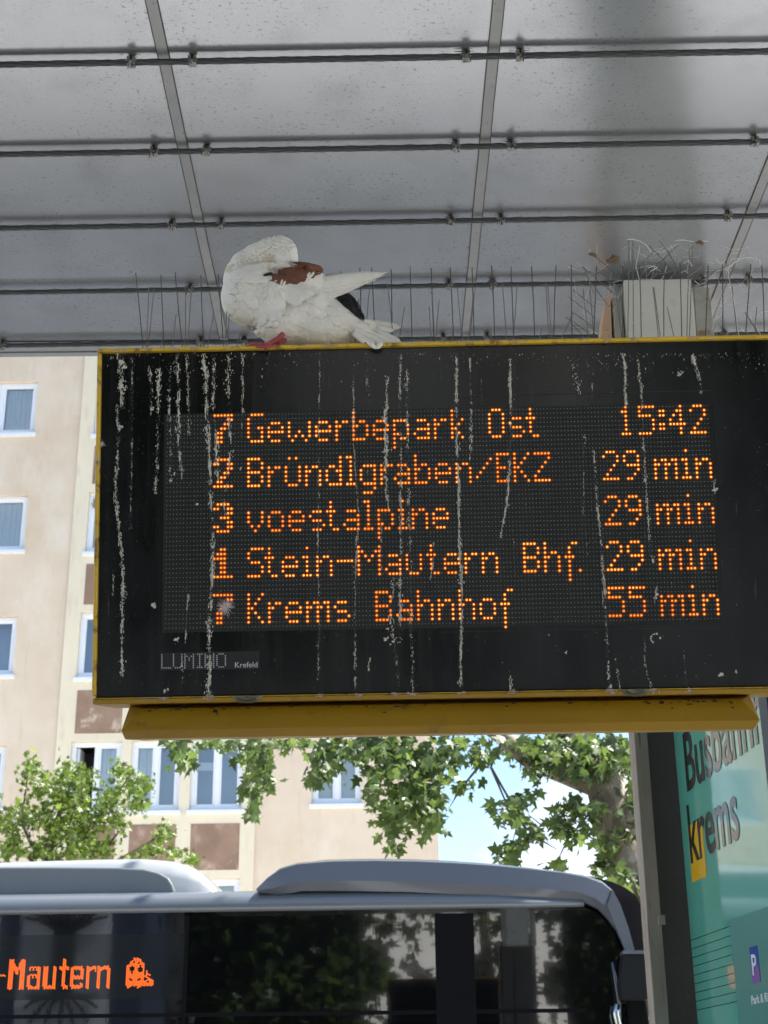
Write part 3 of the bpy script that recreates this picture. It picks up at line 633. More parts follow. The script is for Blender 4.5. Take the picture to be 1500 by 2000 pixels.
# ------------------------------------------------------------------ shelter canopy
H = 2.6; ZC = 1.6+H; YE = 1.866*H; YB = -1.6
canopy = empty('shelter_canopy', (0, 2, ZC)); tag(canopy, 'grey translucent shelter roof with dark steel cables strung beneath it', 'shelter roof')
cl = lambda x, y, z: (x, y-2, z-ZC)
s1 = on_z(296, 0, ZC).x; s2 = on_z(974, 0, ZC).x; s3 = on_z(1460, 430, ZC).x
sp = s2-s1; strips = [s1-sp*2, s1-sp, s1, s2, s3, s3+sp, s3+2*sp, s3+3*sp]
edges = [s1-sp*3]+strips+[s3+sp*4]
for a, b in zip(edges[:-1], edges[1:]):
    box_obj('roof_panel', cl(a+.004, YB, ZC), cl(b-.004, YE-.03, ZC+.016), M['canopy'], canopy)
for s in strips:
    js = box_obj('joint_strip', cl(s-.0145, YB, ZC-.003), cl(s+.0145, YE-.03, ZC-.0005), M['joint'], canopy)
    g = MB()
    for q in (-.0155, .0150):
        ys = [YB+i*(YE-.03-YB)/40 for i in range(41)]
        P = [cl(s+q+.0006*math.sin(i*1.7+s*9), y, ZC-.0025) for i, y in enumerate(ys)]; g.tube(P, .0015, 5)
    g.build('gasket', M['joint_edge'], js)
box_obj('front_edge', cl(edges[0], YE-.028, ZC-.010), cl(edges[-1], YE, ZC+.03), M['frame_grey'], canopy)
box_obj('front_rail', cl(edges[0], YE-.10, ZC-.0045), cl(edges[-1], YE-.03, ZC-.0035), M['frame_grey'], canopy)
cabs = [1.235-.151*3, 1.235-.151*2, 1.235-.151, 1.235, 1.388, 1.537, 1.689, 1.833]
rc = .0082; drop = .021
def clamp_parts(x, y, z, par):
    g = MB()
    jx = rng.uniform(-.002, .002)
    g.box((x-.010, y-.012, z-.012), (x-.003, y+.010, z+.012)); g.box((x+.004, y-.012, z-.011), (x+.011, y+.010, z+.012))
    g.tube([(x-.014, y-.008, z+.002), (x+.015, y-.008, z-.001)], .0035, 6); g.tube([(x, y-.016, z-.006), (x+.001, y+.006, z-.012)], .004, 6)
    c = g.build('clamp', M['clamp'], par)
    d = MB(); P = [(x, y, z), (x+jx, y, z+.008), (x+jx, y, z+.013), (x, y, z+drop-.001)]
    d.tube(P, [.012, .0085, .0060, .0075], 9)
    for k in range(6):
        a = rng.uniform(-.03, .03); d.tube([(x+a*.2, y+rng.uniform(-.005, .005), z+.016), (x+a, y, z+rng.choice([-.004, .006, drop-.004]))], .0009, 3, cap=False)
    for k in range(4):
        a = rng.uniform(-1, 1); d.tube([(x+a*.008, y-.01, z-.006), (x+a*.014, y-.012+rng.uniform(-.01, .01), z-.012-rng.uniform(0, .014))], .0012, 3)
    d.build('clamp_stem', M['dirt'], par)
for ci, c in enumerate(cabs):
    y = c*(H-drop); z = ZC-drop
    L_ = edges[-1]-edges[0]; nr = int(L_/.011); nseg = 12; vs = []
    yaw = -.012
    for i in range(nr+1):
        x = edges[0]+i*L_/nr
        for k in range(nseg):
            a = 2*math.pi*k/nseg; r_ = rc*(1+.13*math.cos(6*(a)+ x/.085*2*math.pi))
            vs.append(cl(x, y+x*yaw+r_*math.cos(a), z+r_*math.sin(a)))
    fs = [(i*nseg+k, i*nseg+(k+1) % nseg, (i+1)*nseg+(k+1) % nseg, (i+1)*nseg+k) for i in range(nr) for k in range(nseg)]
    co = mesh_obj('cable', vs, fs, M['cable'], canopy, smooth=False)
    for s in strips[1:-1]:
        for q in (-.080+rng.uniform(-.006, .006), .074+rng.uniform(-.006, .006)):
            x = s+q; a = cl(x, y+x*yaw, z); clamp_parts(a[0], a[1], a[2], co)

# ------------------------------------------------------------------ column and poster case at the right
CY = 1.66*H
column = empty('shelter_column', (1.0, CY, .14)); tag(column, 'weathered grey steel column under the roof, right of the bus', 'column')
def CP(px, py, y): P = on_y(px, py, y); return P-column.location
M['strip'] = layer(layer(mat('weathered_paint', (.34, .275, .22), .85, var=.2, vscale=6, bump=.3, bscale=40), 14, .56, .62, (.12, .09, .075), .85, (4, 4, .25)), 5, .5, .7, (.42, .36, .30), .6, (1, 1, .4))
M['web_grey'] = layer(mat('grey_green_paint', (.088, .092, .080), .6, var=.2, vscale=5), 30, .62, .72, (.16, .15, .12), .6)
M['head_pale'] = layer(layer(mat('pale_cladding', (.64, .66, .60), .6, var=.12, vscale=4), 10, .58, .68, (.24, .21, .14), .6, (1, 1, 1.2), mask=5), 40, .6, .7, (.62, .62, .56), .6)
M['head_stain'] = layer(mat('stained_cladding', (.42, .42, .37), .7, var=.25, vscale=8), 12, .52, .62, (.18, .12, .07), .8)
M['head_rust'] = layer(mat('orange_cladding', (.62, .42, .28), .8, var=.2, vscale=9), 22, .58, .66, (.25, .12, .06), .8)
def vpost(name, pxa, pxb, pyref, y0, y1, z0, z1, m, par=column, bevel=.003):
    xa_ = on_y(pxa, pyref, y0).x-par.location.x; xb_ = on_y(pxb, pyref, y0).x-par.location.x
    return box_obj(name, (xa_, y0-par.location.y, z0), (xb_, y1-par.location.y, z1), m, par, bevel=bevel)
zt_ = on_y(1290, 545, CY-.015).z-.14
fl = vpost('left_flange', 1238, 1264, 1435, CY-.10, CY-.055, 0, 3.05, M['strip'])
vpost('flange_return', 1240, 1247, 1435, CY-.054, CY+.06, 0, 3.04, M['strip'])
box_obj('weld_lug', (fl.data.vertices[1].co.x-.01, -.116, 1.93), (fl.data.vertices[1].co.x+.008, -.098, 1.955), M['strip'], fl)
vpost('web', 1256, 1330, 1435, CY-.04, CY+.06, 0, 3.02, M['web_grey'])
vpost('web', 1331, 1470, 1435, CY+.02, CY+.06, 0, 3.02, M['web_grey'])
vpost('head_cladding', 1222, 1356, 600, CY-.015, CY+.20, 3.0, zt_, M['head_pale'], bevel=.006)
xh0 = on_y(1196, 600, CY+.02).x-1.0; xh1 = on_y(1221, 600, CY-.01).x-1.0; xh2 = on_y(1358, 600, CY-.01).x-1.0; xh3 = on_y(1390, 600, CY+.02).x-1.0
box_obj('side_cladding', (xh0, .02, 3.0), (xh1-.003, .2, zt_-.05), M['head_stain'], column, bevel=.004)
box_obj('side_cladding', (xh2+.003, .02, 3.0), (xh3, .2, zt_-.012), M['head_stain'], column, bevel=.004)
a0 = CP(1166, 664, CY+.02); a1 = CP(1194, 664, CY+.02); a2 = CP(1192, 560, CY+.02)
vs, fs = prism([a0+Vector((-.006, 0, -.1)), a1+Vector((0, 0, -.1)), a2, CP(1182, 590, CY+.02)], (0, .12, 0)); MB().add(vs, fs).build('gusset', M['head_rust'], column, bevel=.003)
# poster case
hd = Vector((-math.sin(rad(6.2)), math.cos(rad(6.2)), 0))            # heading of the case, away from the viewer
PA = on_y(1316, 1435, CY-.12); PA.z = 0
pn_ = Vector((-hd.y, hd.x, 0))
if pn_.x > 0: pn_ = -pn_
def pp(px, py):
    P = on_plane(px, py, PA, pn_)-PA; return P.dot(-hd), P.z
wP = pp(1494, 1390)[0]
case = empty('poster_case', (PA.x, PA.y, .14))
case.matrix_world = Matrix(((-hd.x, -pn_.x, 0, PA.x), (-hd.y, -pn_.y, 0, PA.y), (0, 0, 1, .14), (0, 0, 0, 1)))
tag(case, 'tall glossy green bus station poster case with black lettering beside the column', 'poster case')
Z0 = .5-.14; Z1 = 3.25-.14
M['poster'] = mat('poster_green', (.12, .44, .34), .07, spec=.9, coat=1.0, bump=.10, bscale=3)
M['poster_dark'] = mat('poster_dark_green', (.065, .23, .19), .35, spec=.4, coat=.1, bump=.02, bscale=4)
M['poster_ink'] = mat('poster_ink', (.03, .03, .025), .15, coat=.8)
M['poster_yellow'] = mat('poster_yellow', (.80, .46, .02), .15, coat=.8)
M['poster_blue'] = mat('poster_blue', (.02, .10, .42), .15, coat=.8)
M['case_metal'] = mat('case_frame', (.012, .013, .014), .4)
box_obj('poster', (0, 0, Z0), (wP, .012, Z1), M['poster'], case)
box_obj('case_back', (-.01, .012, Z0-.04), (wP, .10, Z1+.04), M['case_metal'], case, bevel=.004)
box_obj('case_frame', (wP+.001, -.015, Z0-.06), (wP+.06, .11, Z1+.06), M['case_metal'], case, bevel=.004)
def flat(name, pts, m, d=.0012):
    P = [Vector((pp(x, y)[0], -d, pp(x, y)[1]-.14)) for x, y in pts]
    vs, fs = prism(P, (0, d, 0)); return MB().add(vs, fs).build(name, m, case)
q0 = pp(1423, 1799); qb = pp(1447, 2000); zt2 = q0[1]-.14; xl = (q0[0]+qb[0])/2
box_obj('info_field', (xl, -.001, Z0), (wP-.002, -.0002, zt2), M['poster_dark'], case)
y0a = pp(1344, 1615); y1a = pp(1381, 1708); y2a = pp(1358, 1722)
box_obj('yellow_mark', (y0a[0]+.0, -.0014, y2a[1]-.14), (y1a[0]-.0, -.0003, y0a[1]-.14), M['poster_yellow'], case)
rx90 = Matrix.Rotation(rad(90), 4, 'X')
def ptext(body, pxl, pybase, pytop, pxr, m, ref, name='lettering', dp_=.0014):
    s0, zb0 = pp(pxl, pybase); zt0 = pp(pxl, pytop)[1]; s1_ = pp(pxr, pybase)[0]
    o = text_obj(name, body, 1.0, m, case, Matrix.Identity(4), offset=.014); bb = [v.co for v in o.data.vertices]
    refo = text_obj('ref', ref, 1.0, m, case, Matrix.Identity(4)); rb = [v.co.y for v in refo.data.vertices]; hh = max(rb)-0; D.objects.remove(refo)
    w0 = max(v.x for v in bb)-min(v.x for v in bb); k = (zt0-zb0)/hh; kx = (s1_-s0)/w0
    o.matrix_local = Matrix.Translation((s0, -dp_, zb0-.14)) @ rx90 @ Matrix.Diagonal((kx, k, 1, 1)); return o, kx
_, kx = ptext('krems', 1349, 1686, 1571, 1449, M['poster_ink'], 'k')
s0, zb0 = pp(1341, 1546); zt0 = pp(1331, 1431)[1]
o = text_obj('lettering', 'Busbahnhof', 1.0, M['poster_ink'], case, Matrix.Identity(4), offset=.014)
o.matrix_local = Matrix.Translation((s0, -.0014, zb0-.14)) @ rx90 @ Matrix.Diagonal((kx*1.0, (zt0-zb0)/.73, 1, 1))
for v in o.data.vertices:
    pass
bp = (pp(1465, 1851), pp(1487, 1919), pp(1466, 1923))
box_obj('parking_sign', (bp[0][0], -.0024, bp[2][1]-.14), (bp[1][0], -.0012, bp[0][1]-.14), M['poster_blue'], case)
ptext('P', 1472, 1905, 1865, 1481, M['print'], 'P', dp_=.0032)
ptext('Park & Ride', 1469, 1962, 1945, 1512, M['print'], 'P')
g = MB()
for i in range(9):
    y_ = 1832+i*17.2; p = pp(1363+i*1.7, y_)
    g.box((.004, -.0012, p[1]-.14-.0008), (xl-.004, -.0002, p[1]-.14+.0008))
g.build('timetable_rules', M['poster_ink'], case)['kind'] = 'stuff'

# ------------------------------------------------------------------ the departure sign
SR = Matrix(((0.99978518, 0.01965366, -0.00658166), (-0.02061531, 0.97579268, -0.21772379), (0.00214327, 0.2178127, 0.97598823)))
SO = Vector((-0.401614628, 2.49661034, 2.80429612))
sign = empty('departure_sign'); sign.matrix_world = Matrix.Translation(SO) @ SR.to_4x4()
tag(sign, 'yellow framed black LED departure board streaked with bird droppings, hanging under the roof', 'departure board')
SRi = SR.transposed(); sn = SR @ Vector((0, 1, 0))
def SL(px, py, y=0):
    P = on_plane(px, py, SO+sn*y, sn)-SO; q = SRi @ P; return q
def SW(v): return SO + SR @ Vector(v)
LX, TZ, BZ, RX = -.1315, .1308, -.5265, 1.42
PX_, PZ_ = .0063, .0083979
box_obj('housing', (LX+.002, .006, BZ+.002), (RX-.002, .19, TZ-.002), M['yellow'], sign, bevel=.004)
fz0 = SL(700, 1352)[2]
face = box_obj('face_glass', (LX+.0075, 0, fz0), (RX-.008, .0055, TZ-.0075), M['face'], sign)
box_obj('back_cover', (LX+.004, .1905, BZ+.004), (RX-.004, .196, TZ-.003), M['mirror_grey'], sign)
box_obj('face_shadow_gap', (LX+.0065, .0022, fz0-.0022), (RX-.007, .0045, TZ-.0065), M['seam'], sign)
def bar(name, a, b, m=M['yellow_lip'], bev=.0028):
    o = box_obj(name, a, b, m, sign); o.modifiers.new('s', 'SUBSURF') if False else None
    bb = o.modifiers.new('b', 'BEVEL'); bb.width = bev; bb.segments = 3; return o
bar('top_lip', (LX, -.012, TZ-.0072), (RX, .21, TZ))
bar('left_lip', (LX, -.010, BZ+.012), (LX+.0072, .012, TZ-.0075))
bar('right_lip', (RX-.0072, -.010, BZ+.012), (RX, .012, TZ-.0075))
bar('bottom_lip', (LX, -.012, BZ+.0060), (RX, .01, fz0-.0032))
bar('bottom_flange', (LX+.002, -.010, BZ-.004), (RX-.002, .19, BZ+.0055), M['yellow'], .002)
# droplets of glass seams: inner window line
x0 = -.004; x1 = 159*PX_+.008
g = MB(); zw0 = .028; zw1 = -47*PZ_-.008
box_obj('led_matrix', (x0-.002, -.0006, zw1), (x1, -.0001, .0045), M['matrix'], sign)
g.box((x0+.55, -.0010, zw0), (x1, -.0003, zw0+.0010)); g.build('window_seam', mat('seam_line', (.03, .032, .032), .5), sign)
box_obj('window_seam', (.5, -.0009, zw1-.008), (x1+.002, -.0003, zw1-.0074), D.materials['seam_line'], sign)
# lettering
FONT = {
'G': ".####|#....|#....|#..##|#...#|#...#|.####", 'e': "||.###.|#...#|#####|#....|.###.", 'w': "||#.....#|#.....#|#..#..#|#.#.#.#|.#...#.", 'r': "||#.##|##..|#...|#...|#...",
'b': "#....|#....|#.##.|##..#|#...#|#...#|####.", 'p': "||####.|#...#|#...#|##..#|#.##.|#....|#....", 'a': "||.###.|....#|.####|#...#|.####", 'k': "#...|#...|#..#|#.#.|##..|#.#.|#..#",
'O': ".###.|#...#|#...#|#...#|#...#|#...#|.###.", 's': "||.###.|#....|.###.|....#|.###.", 't': ".#..|.#..|###.|.#..|.#..|.#..|..##", 'B': "####.|#...#|#...#|####.|#...#|#...#|####.",
'ü': ".#.#.||#...#|#...#|#...#|#...#|.###.", 'n': "||#.##.|##..#|#...#|#...#|#...#", 'd': "....#|....#|.##.#|#..##|#...#|#...#|.####", 'l': "##.|.#.|.#.|.#.|.#.|.#.|###",
'g': "||.####|#...#|#...#|#...#|.####|....#|.###.", '/': "|....#|...#.|..#..|.#...|#....", 'E': "####|#...|#...|###.|#...|#...|####", 'K': "#...#|#..#.|#.#..|##...|#.#..|#..#.|#...#",
'Z': "#####|....#|...#.|..#..|.#...|#....|#####", 'v': "||#...#|#...#|#...#|.#.#.|..#..", 'o': "||.###.|#...#|#...#|#...#|.###.", 'i': ".#.||##.|.#.|.#.|.#.|###",
'S': ".####|#....|#....|.###.|....#|....#|####.", '-': "|||#####", 'M': "#.....#|##...##|#.#.#.#|#..#..#|#.....#|#.....#|#.....#", 'h': "#....|#....|#.##.|##..#|#...#|#...#|#...#",
'f': "..##|.#..|.#..|###.|.#..|.#..|.#..|.#..|.#..", 'm': "||#.##.##|##.##.#|#..#..#|#..#..#|#..#..#", 'u': "||#...#|#...#|#...#|#...#|.###.", '.': "||||||#",
'2': ".###.|#...#|....#|...#.|..#..|.#...|#####", '9': ".###.|#...#|#...#|.####|....#|...#.|.##..", '5': "#####|#....|####.|....#|....#|....#|####.", '1': ".#.|##.|.#.|.#.|.#.|.#.|###",
'4': "...#.|..##.|.#.#.|#..#.|#####|...#.|...#.", ':': "|##|##||##|##", 'b7': "######|....##|...##.|..##..|.##...|.##...|.##...", 'b2': ".####.|##..##|....##|...##.|..##..|.##...|######",
'b3': ".####.|##..##|....##|..###.|....##|##..##|.####.", 'b1': "..##..|.###..|####..|..##..|..##..|..##..|######"}
def put(cells, ch, c, r):
    g = FONT[ch].split('|')
    for j, row in enumerate(g):
        for i, v in enumerate(row):
            if v == '#': cells.add((c+i, r+j))
    return max(len(x) for x in g)
def word(cells, s, c, r):
    for i, ch in enumerate(s):
        if ch == ' ': c += 6; continue
        w_ = put(cells, ch, c, r); nx_ = s[i+1] if i+1 < len(s) else ''
        c += w_ + (0 if (ch+nx_) in ('st', 'St', 'ra', 'f.') else 1)
def mins(cells, a, b, r):
    put(cells, a, 128, r); put(cells, b, 134, r); put(cells, 'm', 143, r); put(cells, 'i', 151, r); put(cells, 'n', 155, r)
lines = []
c = set(); put(c, 'b7', 14, 0); word(c, 'Gewerbepark Ost', 24, 0); put(c, '1', 134, 0); put(c, '5', 139, 0); put(c, ':', 145, 0); put(c, '4', 148, 0); put(c, '2', 154, 0); lines.append((c, 'top line of LED text ending in a time'))
c = set(); put(c, 'b2', 14, 10); word(c, 'Bründlgraben/EKZ', 24, 10); mins(c, '2', '9', 10); lines.append((c, 'second line of LED text'))
c = set(); put(c, 'b3', 14, 20); word(c, 'voestalpine', 24, 20); mins(c, '2', '9', 20); lines.append((c, 'third line of LED text'))
c = set(); put(c, 'b1', 14, 30); word(c, 'Stein-Mautern Bhf.', 24, 30); mins(c, '2', '9', 30); lines.append((c, 'fourth line of LED text'))
c = set(); put(c, 'b7', 14, 40); word(c, 'Krems Bahnhof', 24, 40); mins(c, '5', '5', 40); lines.append((c, 'bottom line of LED text ending in 55 min'))
lit = set().union(*[l[0] for l in lines])
def disc(mb, x, z, r, y, h, n=6, mi=0, sq=1.0):
    vs = [(x, y-h, z)]+[(x+r*sq*math.cos(2*math.pi*k/n), y, z+r*math.sin(2*math.pi*k/n)) for k in range(n)]
    mb.add(vs, [(0, 1+(k+1) % n, 1+k) for k in range(n)], mi)
mb = MB()
for j in range(48):
    for i in range(160):
        if (i, j) not in lit: disc(mb, i*PX_+rng.gauss(0, .00012), -j*PZ_+rng.gauss(0, .00012), .00135*rng.uniform(.85, 1.1), -.0007, .0012, 5)
mb.build('unlit_leds', M['led_off'], sign)['kind'] = 'stuff'
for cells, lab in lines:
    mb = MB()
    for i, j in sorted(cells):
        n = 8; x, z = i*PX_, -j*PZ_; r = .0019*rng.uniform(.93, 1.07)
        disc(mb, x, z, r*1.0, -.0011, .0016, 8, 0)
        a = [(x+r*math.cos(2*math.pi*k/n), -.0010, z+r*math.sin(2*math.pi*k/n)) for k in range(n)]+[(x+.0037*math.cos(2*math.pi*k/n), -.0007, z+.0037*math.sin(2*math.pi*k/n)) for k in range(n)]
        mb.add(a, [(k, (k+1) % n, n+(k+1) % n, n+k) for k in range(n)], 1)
    o = mb.build('led_text', [M['led_core'], M['led_halo']], sign); o['label'] = lab; o['kind'] = 'stuff'
# maker's plate: dotted word and small word
LOGO = {'L': "#....|#....|#....|#....|#....|#....|#....|#####", 'U': "#...#|#...#|#...#|#...#|#...#|#...#|#...#|.###.", 'M': "#...#|##.##|#.#.#|#.#.#|#...#|#...#|#...#|#...#", 'I': ".###.|..#..|..#..|..#..|..#..|..#..|..#..|.###.",
        'N': "#...#|##..#|##..#|#.#.#|#.#.#|#..##|#..##|#...#", 'O': ".###.|#...#|#...#|#...#|#...#|#...#|#...#|.###."}
mb = MB()
for ch, px in zip('LUMINO', (316.5, 339, 361.5, 382, 401, 424)):
    for j, row in enumerate(LOGO[ch].split('|')):
        for i, v in enumerate(row):
            if v == '#': q = SL(px+i*4.1, 1279+j*3.65+(316-px)*.017); disc(mb, q.x, q.z, .00135, -.0012, .0003, 6)
pl = MB(); a = SL(313, 1275); b = SL(507, 1306); pl.box((a.x, -.0007, b.z), (b.x, -.0002, a.z)); plate = pl.build('maker_plate', mat('plate_black', (.010, .0105, .012), .3), sign)
mb.build('dotted_lettering', M['print_grey'], plate)
q = SL(458, 1304); k = (SL(503, 1304).x-q.x)
o = text_obj('small_lettering', 'Krefeld', 1.0, M['print'], plate, Matrix.Identity(4)); ww = max(v.co.x for v in o.data.vertices)
o.matrix_local = Matrix.Translation((q.x, -.0012, q.z)) @ rx90 @ Matrix.Diagonal((k/ww, k/ww, .5, 1))
# bottom tray
yt = .0
A = SL(241, 1376); Bf = SL(279, 1380); C_ = SL(236, 1430, -.03); D_ = SL(244, 1443, -.012); Ar = SL(1479, 1352); Br = SL(1451, 1362); Cr = SL(1485, 1405, -.03); Dr = SL(1474, 1426, -.012)
zT = BZ-.0045; zF = BZ-.012
cz = (C_.z+Cr.z)/2; dz = (D_.z+Dr.z)/2
V = [(A.x, .06, zT), (Ar.x, .06, zT), (Ar.x, .17, zT), (A.x, .17, zT),            # 0-3 top ring
     (Bf.x, .012, zF), (Br.x, .012, zF),                                           # 4,5 front top edge
     (C_.x, -.03, cz), (Cr.x, -.03, cz), (Cr.x, .17, cz), (C_.x, .17, cz),         # 6-9 widest ring
     (D_.x, -.012, dz), (Dr.x, -.012, dz), (Dr.x, .16, dz), (D_.x, .16, dz)]       # 10-13 bottom
Fc = [(4, 5, 7, 6), (0, 4, 6), (1, 7, 5), (0, 6, 9, 3), (1, 2, 8, 7), (3, 9, 8, 2), (6, 7, 11, 10), (9, 6, 10, 13), (7, 8, 12, 11), (8, 9, 13, 12), (10, 11, 12, 13), (0, 3, 2, 1), (0, 1, 5, 4)]
tray = MB().add(V, [f[::-1] for f in Fc]).build('lower_tray', M['yellow'], sign, bevel=.002)
box_obj('tray_back', (A.x+.02, .1705, cz+.004), (Ar.x-.02, .175, zT-.003), M['mirror_grey'], tray)
for i, px in enumerate((420, 1293)):
    q = SL(px, 1390 if i == 0 else 1373, .0); f_ = (q.z-zF)/(cz-zF); yy = .012+(-.042)*f_
    g = MB(); disc(g, q.x, q.z, .0045, yy-.0015, .0, 10); g.build('drain_hole', M['seam'], tray)
g = MB(); 
for k in range(60):
    x = rng.choice([rng.uniform(A.x+.04, A.x+.22), rng.uniform(Ar.x-.2, Ar.x-.03), rng.uniform(A.x+.05, Ar.x-.05)]); z = zF-rng.expovariate(1/.004)-.001; f_ = (z-zF)/(cz-zF)
    if f_ > 1: continue
    disc(g, x, z, rng.uniform(.0006, .002), .012-.042*f_-.0012, 0, 5, sq=rng.uniform(.8, 4))
g.build('rust_flecks', M['dirt'], tray)['kind'] = 'stuff'
gd = mat('vent_grey', (.20, .21, .16), .3, coat=.4)  # plain grey vent domes under the bottom lip
for px, py in ((485, 1368), (1240, 1355)):
    q = SL(px, py); g = MB(); n = 12
    ring0 = [(q.x+.027*math.cos(math.pi+math.pi*k/n), -.0125+.0, BZ+.0065+.0125*math.sin(math.pi+math.pi*k/n)) for k in range(n+1)]
    ring1 = [(q.x+.016*math.cos(math.pi+math.pi*k/n), -.022, BZ+.0065+.007*math.sin(math.pi+math.pi*k/n)) for k in range(n+1)]
    g.add(ring0+ring1, [(k+1, k, n+1+k, n+2+k) for k in range(n)]+[tuple(range(n+1, 2*n+2))]); g.build('vent_dome', gd, sign, smooth=True)
# hanger at the far right, out of view
box_obj('hanger', (1.30, .06, TZ+.001), (1.38, .14, 1.45), M['frame_grey'], sign)

# droppings: traced runs of splashes
runs = [  # points (px,py), strength 0..1, spread px, film
 ([(232, 690), (238, 740), (239, 800)], .9, 8, 1), ([(228, 790), (233, 835), (229, 900), (226, 960), (232, 1040), (238, 1075), (241, 1140), (238, 1230), (239, 1320)], .8, 5, 1),
 ([(222, 1110), (222, 1165)], .35, 3, 0), ([(258, 700), (258, 900), (254, 1040)], .25, 3, 1), ([(291, 715), (297, 760), (296, 800)], .6, 5, 1), ([(310, 720), (309, 800), (307, 900), (303, 965)], .8, 5, 1),
 ([(333, 715), (331, 790), (334, 860), (333, 930)], .55, 5, 0), ([(345, 690), (348, 760), (349, 860), (355, 920)], .65, 6, 1), ([(366, 690), (366, 740), (370, 850)], .5, 6, 0),
 ([(398, 690), (404, 770), (409, 900), (412, 980), (416, 1060), (414, 1140), (408, 1230), (410, 1300), (407, 1355)], 1.0, 6, 1), ([(418, 700), (416, 790), (423, 860), (424, 930)], .7, 6, 1),
 ([(446, 690), (446, 760), (447, 820), (451, 880), (441, 960)], .65, 6, 0), ([(474, 690), (474, 760), (471, 860)], .5, 3, 0), ([(438, 975), (440, 1010)], .5, 5, 0),
 ([(368, 1160), (365, 1200), (362, 1260)], .6, 2.5, 1), ([(355, 1290), (357, 1335)], .35, 3, 1), ([(625, 690), (622, 900), (621, 1080), (624, 1200), (621, 1330)], .35, 2.5, 1), ([(621, 1285), (622, 1325)], .7, 3, 0),
 ([(690, 700), (690, 860), (700, 1000), (694, 1120), (693, 1200), (694, 1340)], .5, 3, 1), ([(719, 690), (716, 740), (723, 790)], .7, 6, 1), ([(716, 900), (722, 960)], .4, 3, 0), ([(724, 1285), (719, 1310)], .9, 3.5, 0),
 ([(757, 735), (755, 780), (753, 840), (756, 870), (753, 930), (757, 980)], .9, 5, 1), ([(783, 690), (781, 780), (784, 900), (782, 980), (783, 1080), (781, 1160), (783, 1240)], .75, 4.5, 1),
 ([(795, 720), (795, 800), (798, 1000), (803, 1100), (802, 1220), (806, 1290), (806, 1350)], .55, 5, 1), ([(770, 1120), (762, 1200), (775, 1290), (778, 1340)], .45, 5, 1), ([(848, 1060), (847, 1090), (842, 1130)], .6, 2.5, 1),
 ([(891, 690), (892, 720), (891, 790), (893, 880), (896, 960), (897, 1050), (899, 1090), (902, 1170), (900, 1250), (900, 1340)], .95, 4.5, 1), ([(918, 700), (919, 760), (921, 790)], .8, 3, 0), ([(920, 800), (921, 850), (918, 895)], .6, 3.5, 1),
 ([(940, 740), (941, 790)], .25, 2, 0), ([(996, 700), (997, 780), (998, 850), (995, 900), (992, 960), (986, 1000), (978, 1050)], .85, 3.5, 1), ([(1001, 1035), (1006, 1125)], .4, 1.5, 0), ([(998, 1320), (997, 1345)], .7, 4, 0),
 ([(1117, 695), (1120, 720), (1133, 770)], .55, 8, 0), ([(1146, 700), (1150, 730)], .4, 3, 0), ([(1158, 720), (1156, 780)], .35, 3, 0), ([(1165, 700), (1190, 725)], .5, 3, 0), ([(1159, 880), (1163, 930), (1167, 990), (1175, 1080), (1180, 1160), (1186, 1250), (1190, 1340)], .8, 4, 1),
 ([(1214, 670), (1220, 720), (1222, 790)], 1.0, 4, 1), ([(1245, 700), (1252, 760), (1256, 850), (1258, 900), (1264, 990), (1270, 1080), (1276, 1100)], .6, 3.5, 1), ([(1350, 670), (1355, 705), (1363, 730), (1371, 760)], 1.0, 5, 0), ([(1378, 690), (1385, 720)], .3, 5, 0),
 ([(1283, 1145), (1280, 1170)], .8, 3.5, 0), ([(1258, 1240), (1260, 1300), (1270, 1340)], .35, 3, 1), ([(1335, 1270), (1340, 1335)], .35, 2, 1), ([(1141, 850), (1139, 1000), (1148, 1090)], .25, 2.5, 0), ([(1200, 1275), (1208, 1330)], .5, 4, 0),
 ([(745, 1010), (743, 1080), (748, 1120)], .4, 4, 1), ([(1395, 930), (1395, 970)], .35, 4, 0)]
dp = MB()
def splat(px, py, r, mi=0, asp=1.0, y=-.0016):
    n = rng.choice((5, 6, 7)); q = SL(px, py); rot = rng.uniform(0, 6.28)
    r = r*.00095
    vs = [(q.x, y-.0007, q.z)]
    for k in range(n):
        a = 2*math.pi*k/n; rr = r*rng.uniform(.45, 1.25); vs.append((q.x+rr*math.cos(a+rot)/math.sqrt(asp), y, q.z+rr*math.sin(a+rot)*math.sqrt(asp)))
    dp.add(vs, [(0, 1+(k+1) % n, 1+k) for k in range(n)], mi)
def smear(px, py, Ln, w_, slope):
    n = max(4, int(Ln/2.2)); ph = rng.uniform(0, 50); k0 = len(dp.v); vs = []
    for i in range(n+1):
        t = i/n; y = py+Ln*t; x = px+slope*Ln*t+1.6*noise.noise(Vector((ph, y*.12, 0)))
        ww = w_*(.25+1.1*abs(noise.noise(Vector((ph, y*.30, 5))))*1.8)*(math.sin(math.pi*min(1, .08+t*.92))**.6)+.12
        a = SL(x-ww+rng.gauss(0, .25), y); b = SL(x+ww+rng.gauss(0, .25), y)
        vs += [(a.x, -.0015, a.z), ((a.x+b.x)/2, -.0026, (a.z+b.z)/2), (b.x, -.0015, b.z)]
    dp.add(vs, [(3*i+j, 3*i+j+1, 3*i+4+j, 3*i+3+j) for i in range(n) for j in (0, 1)], 0)
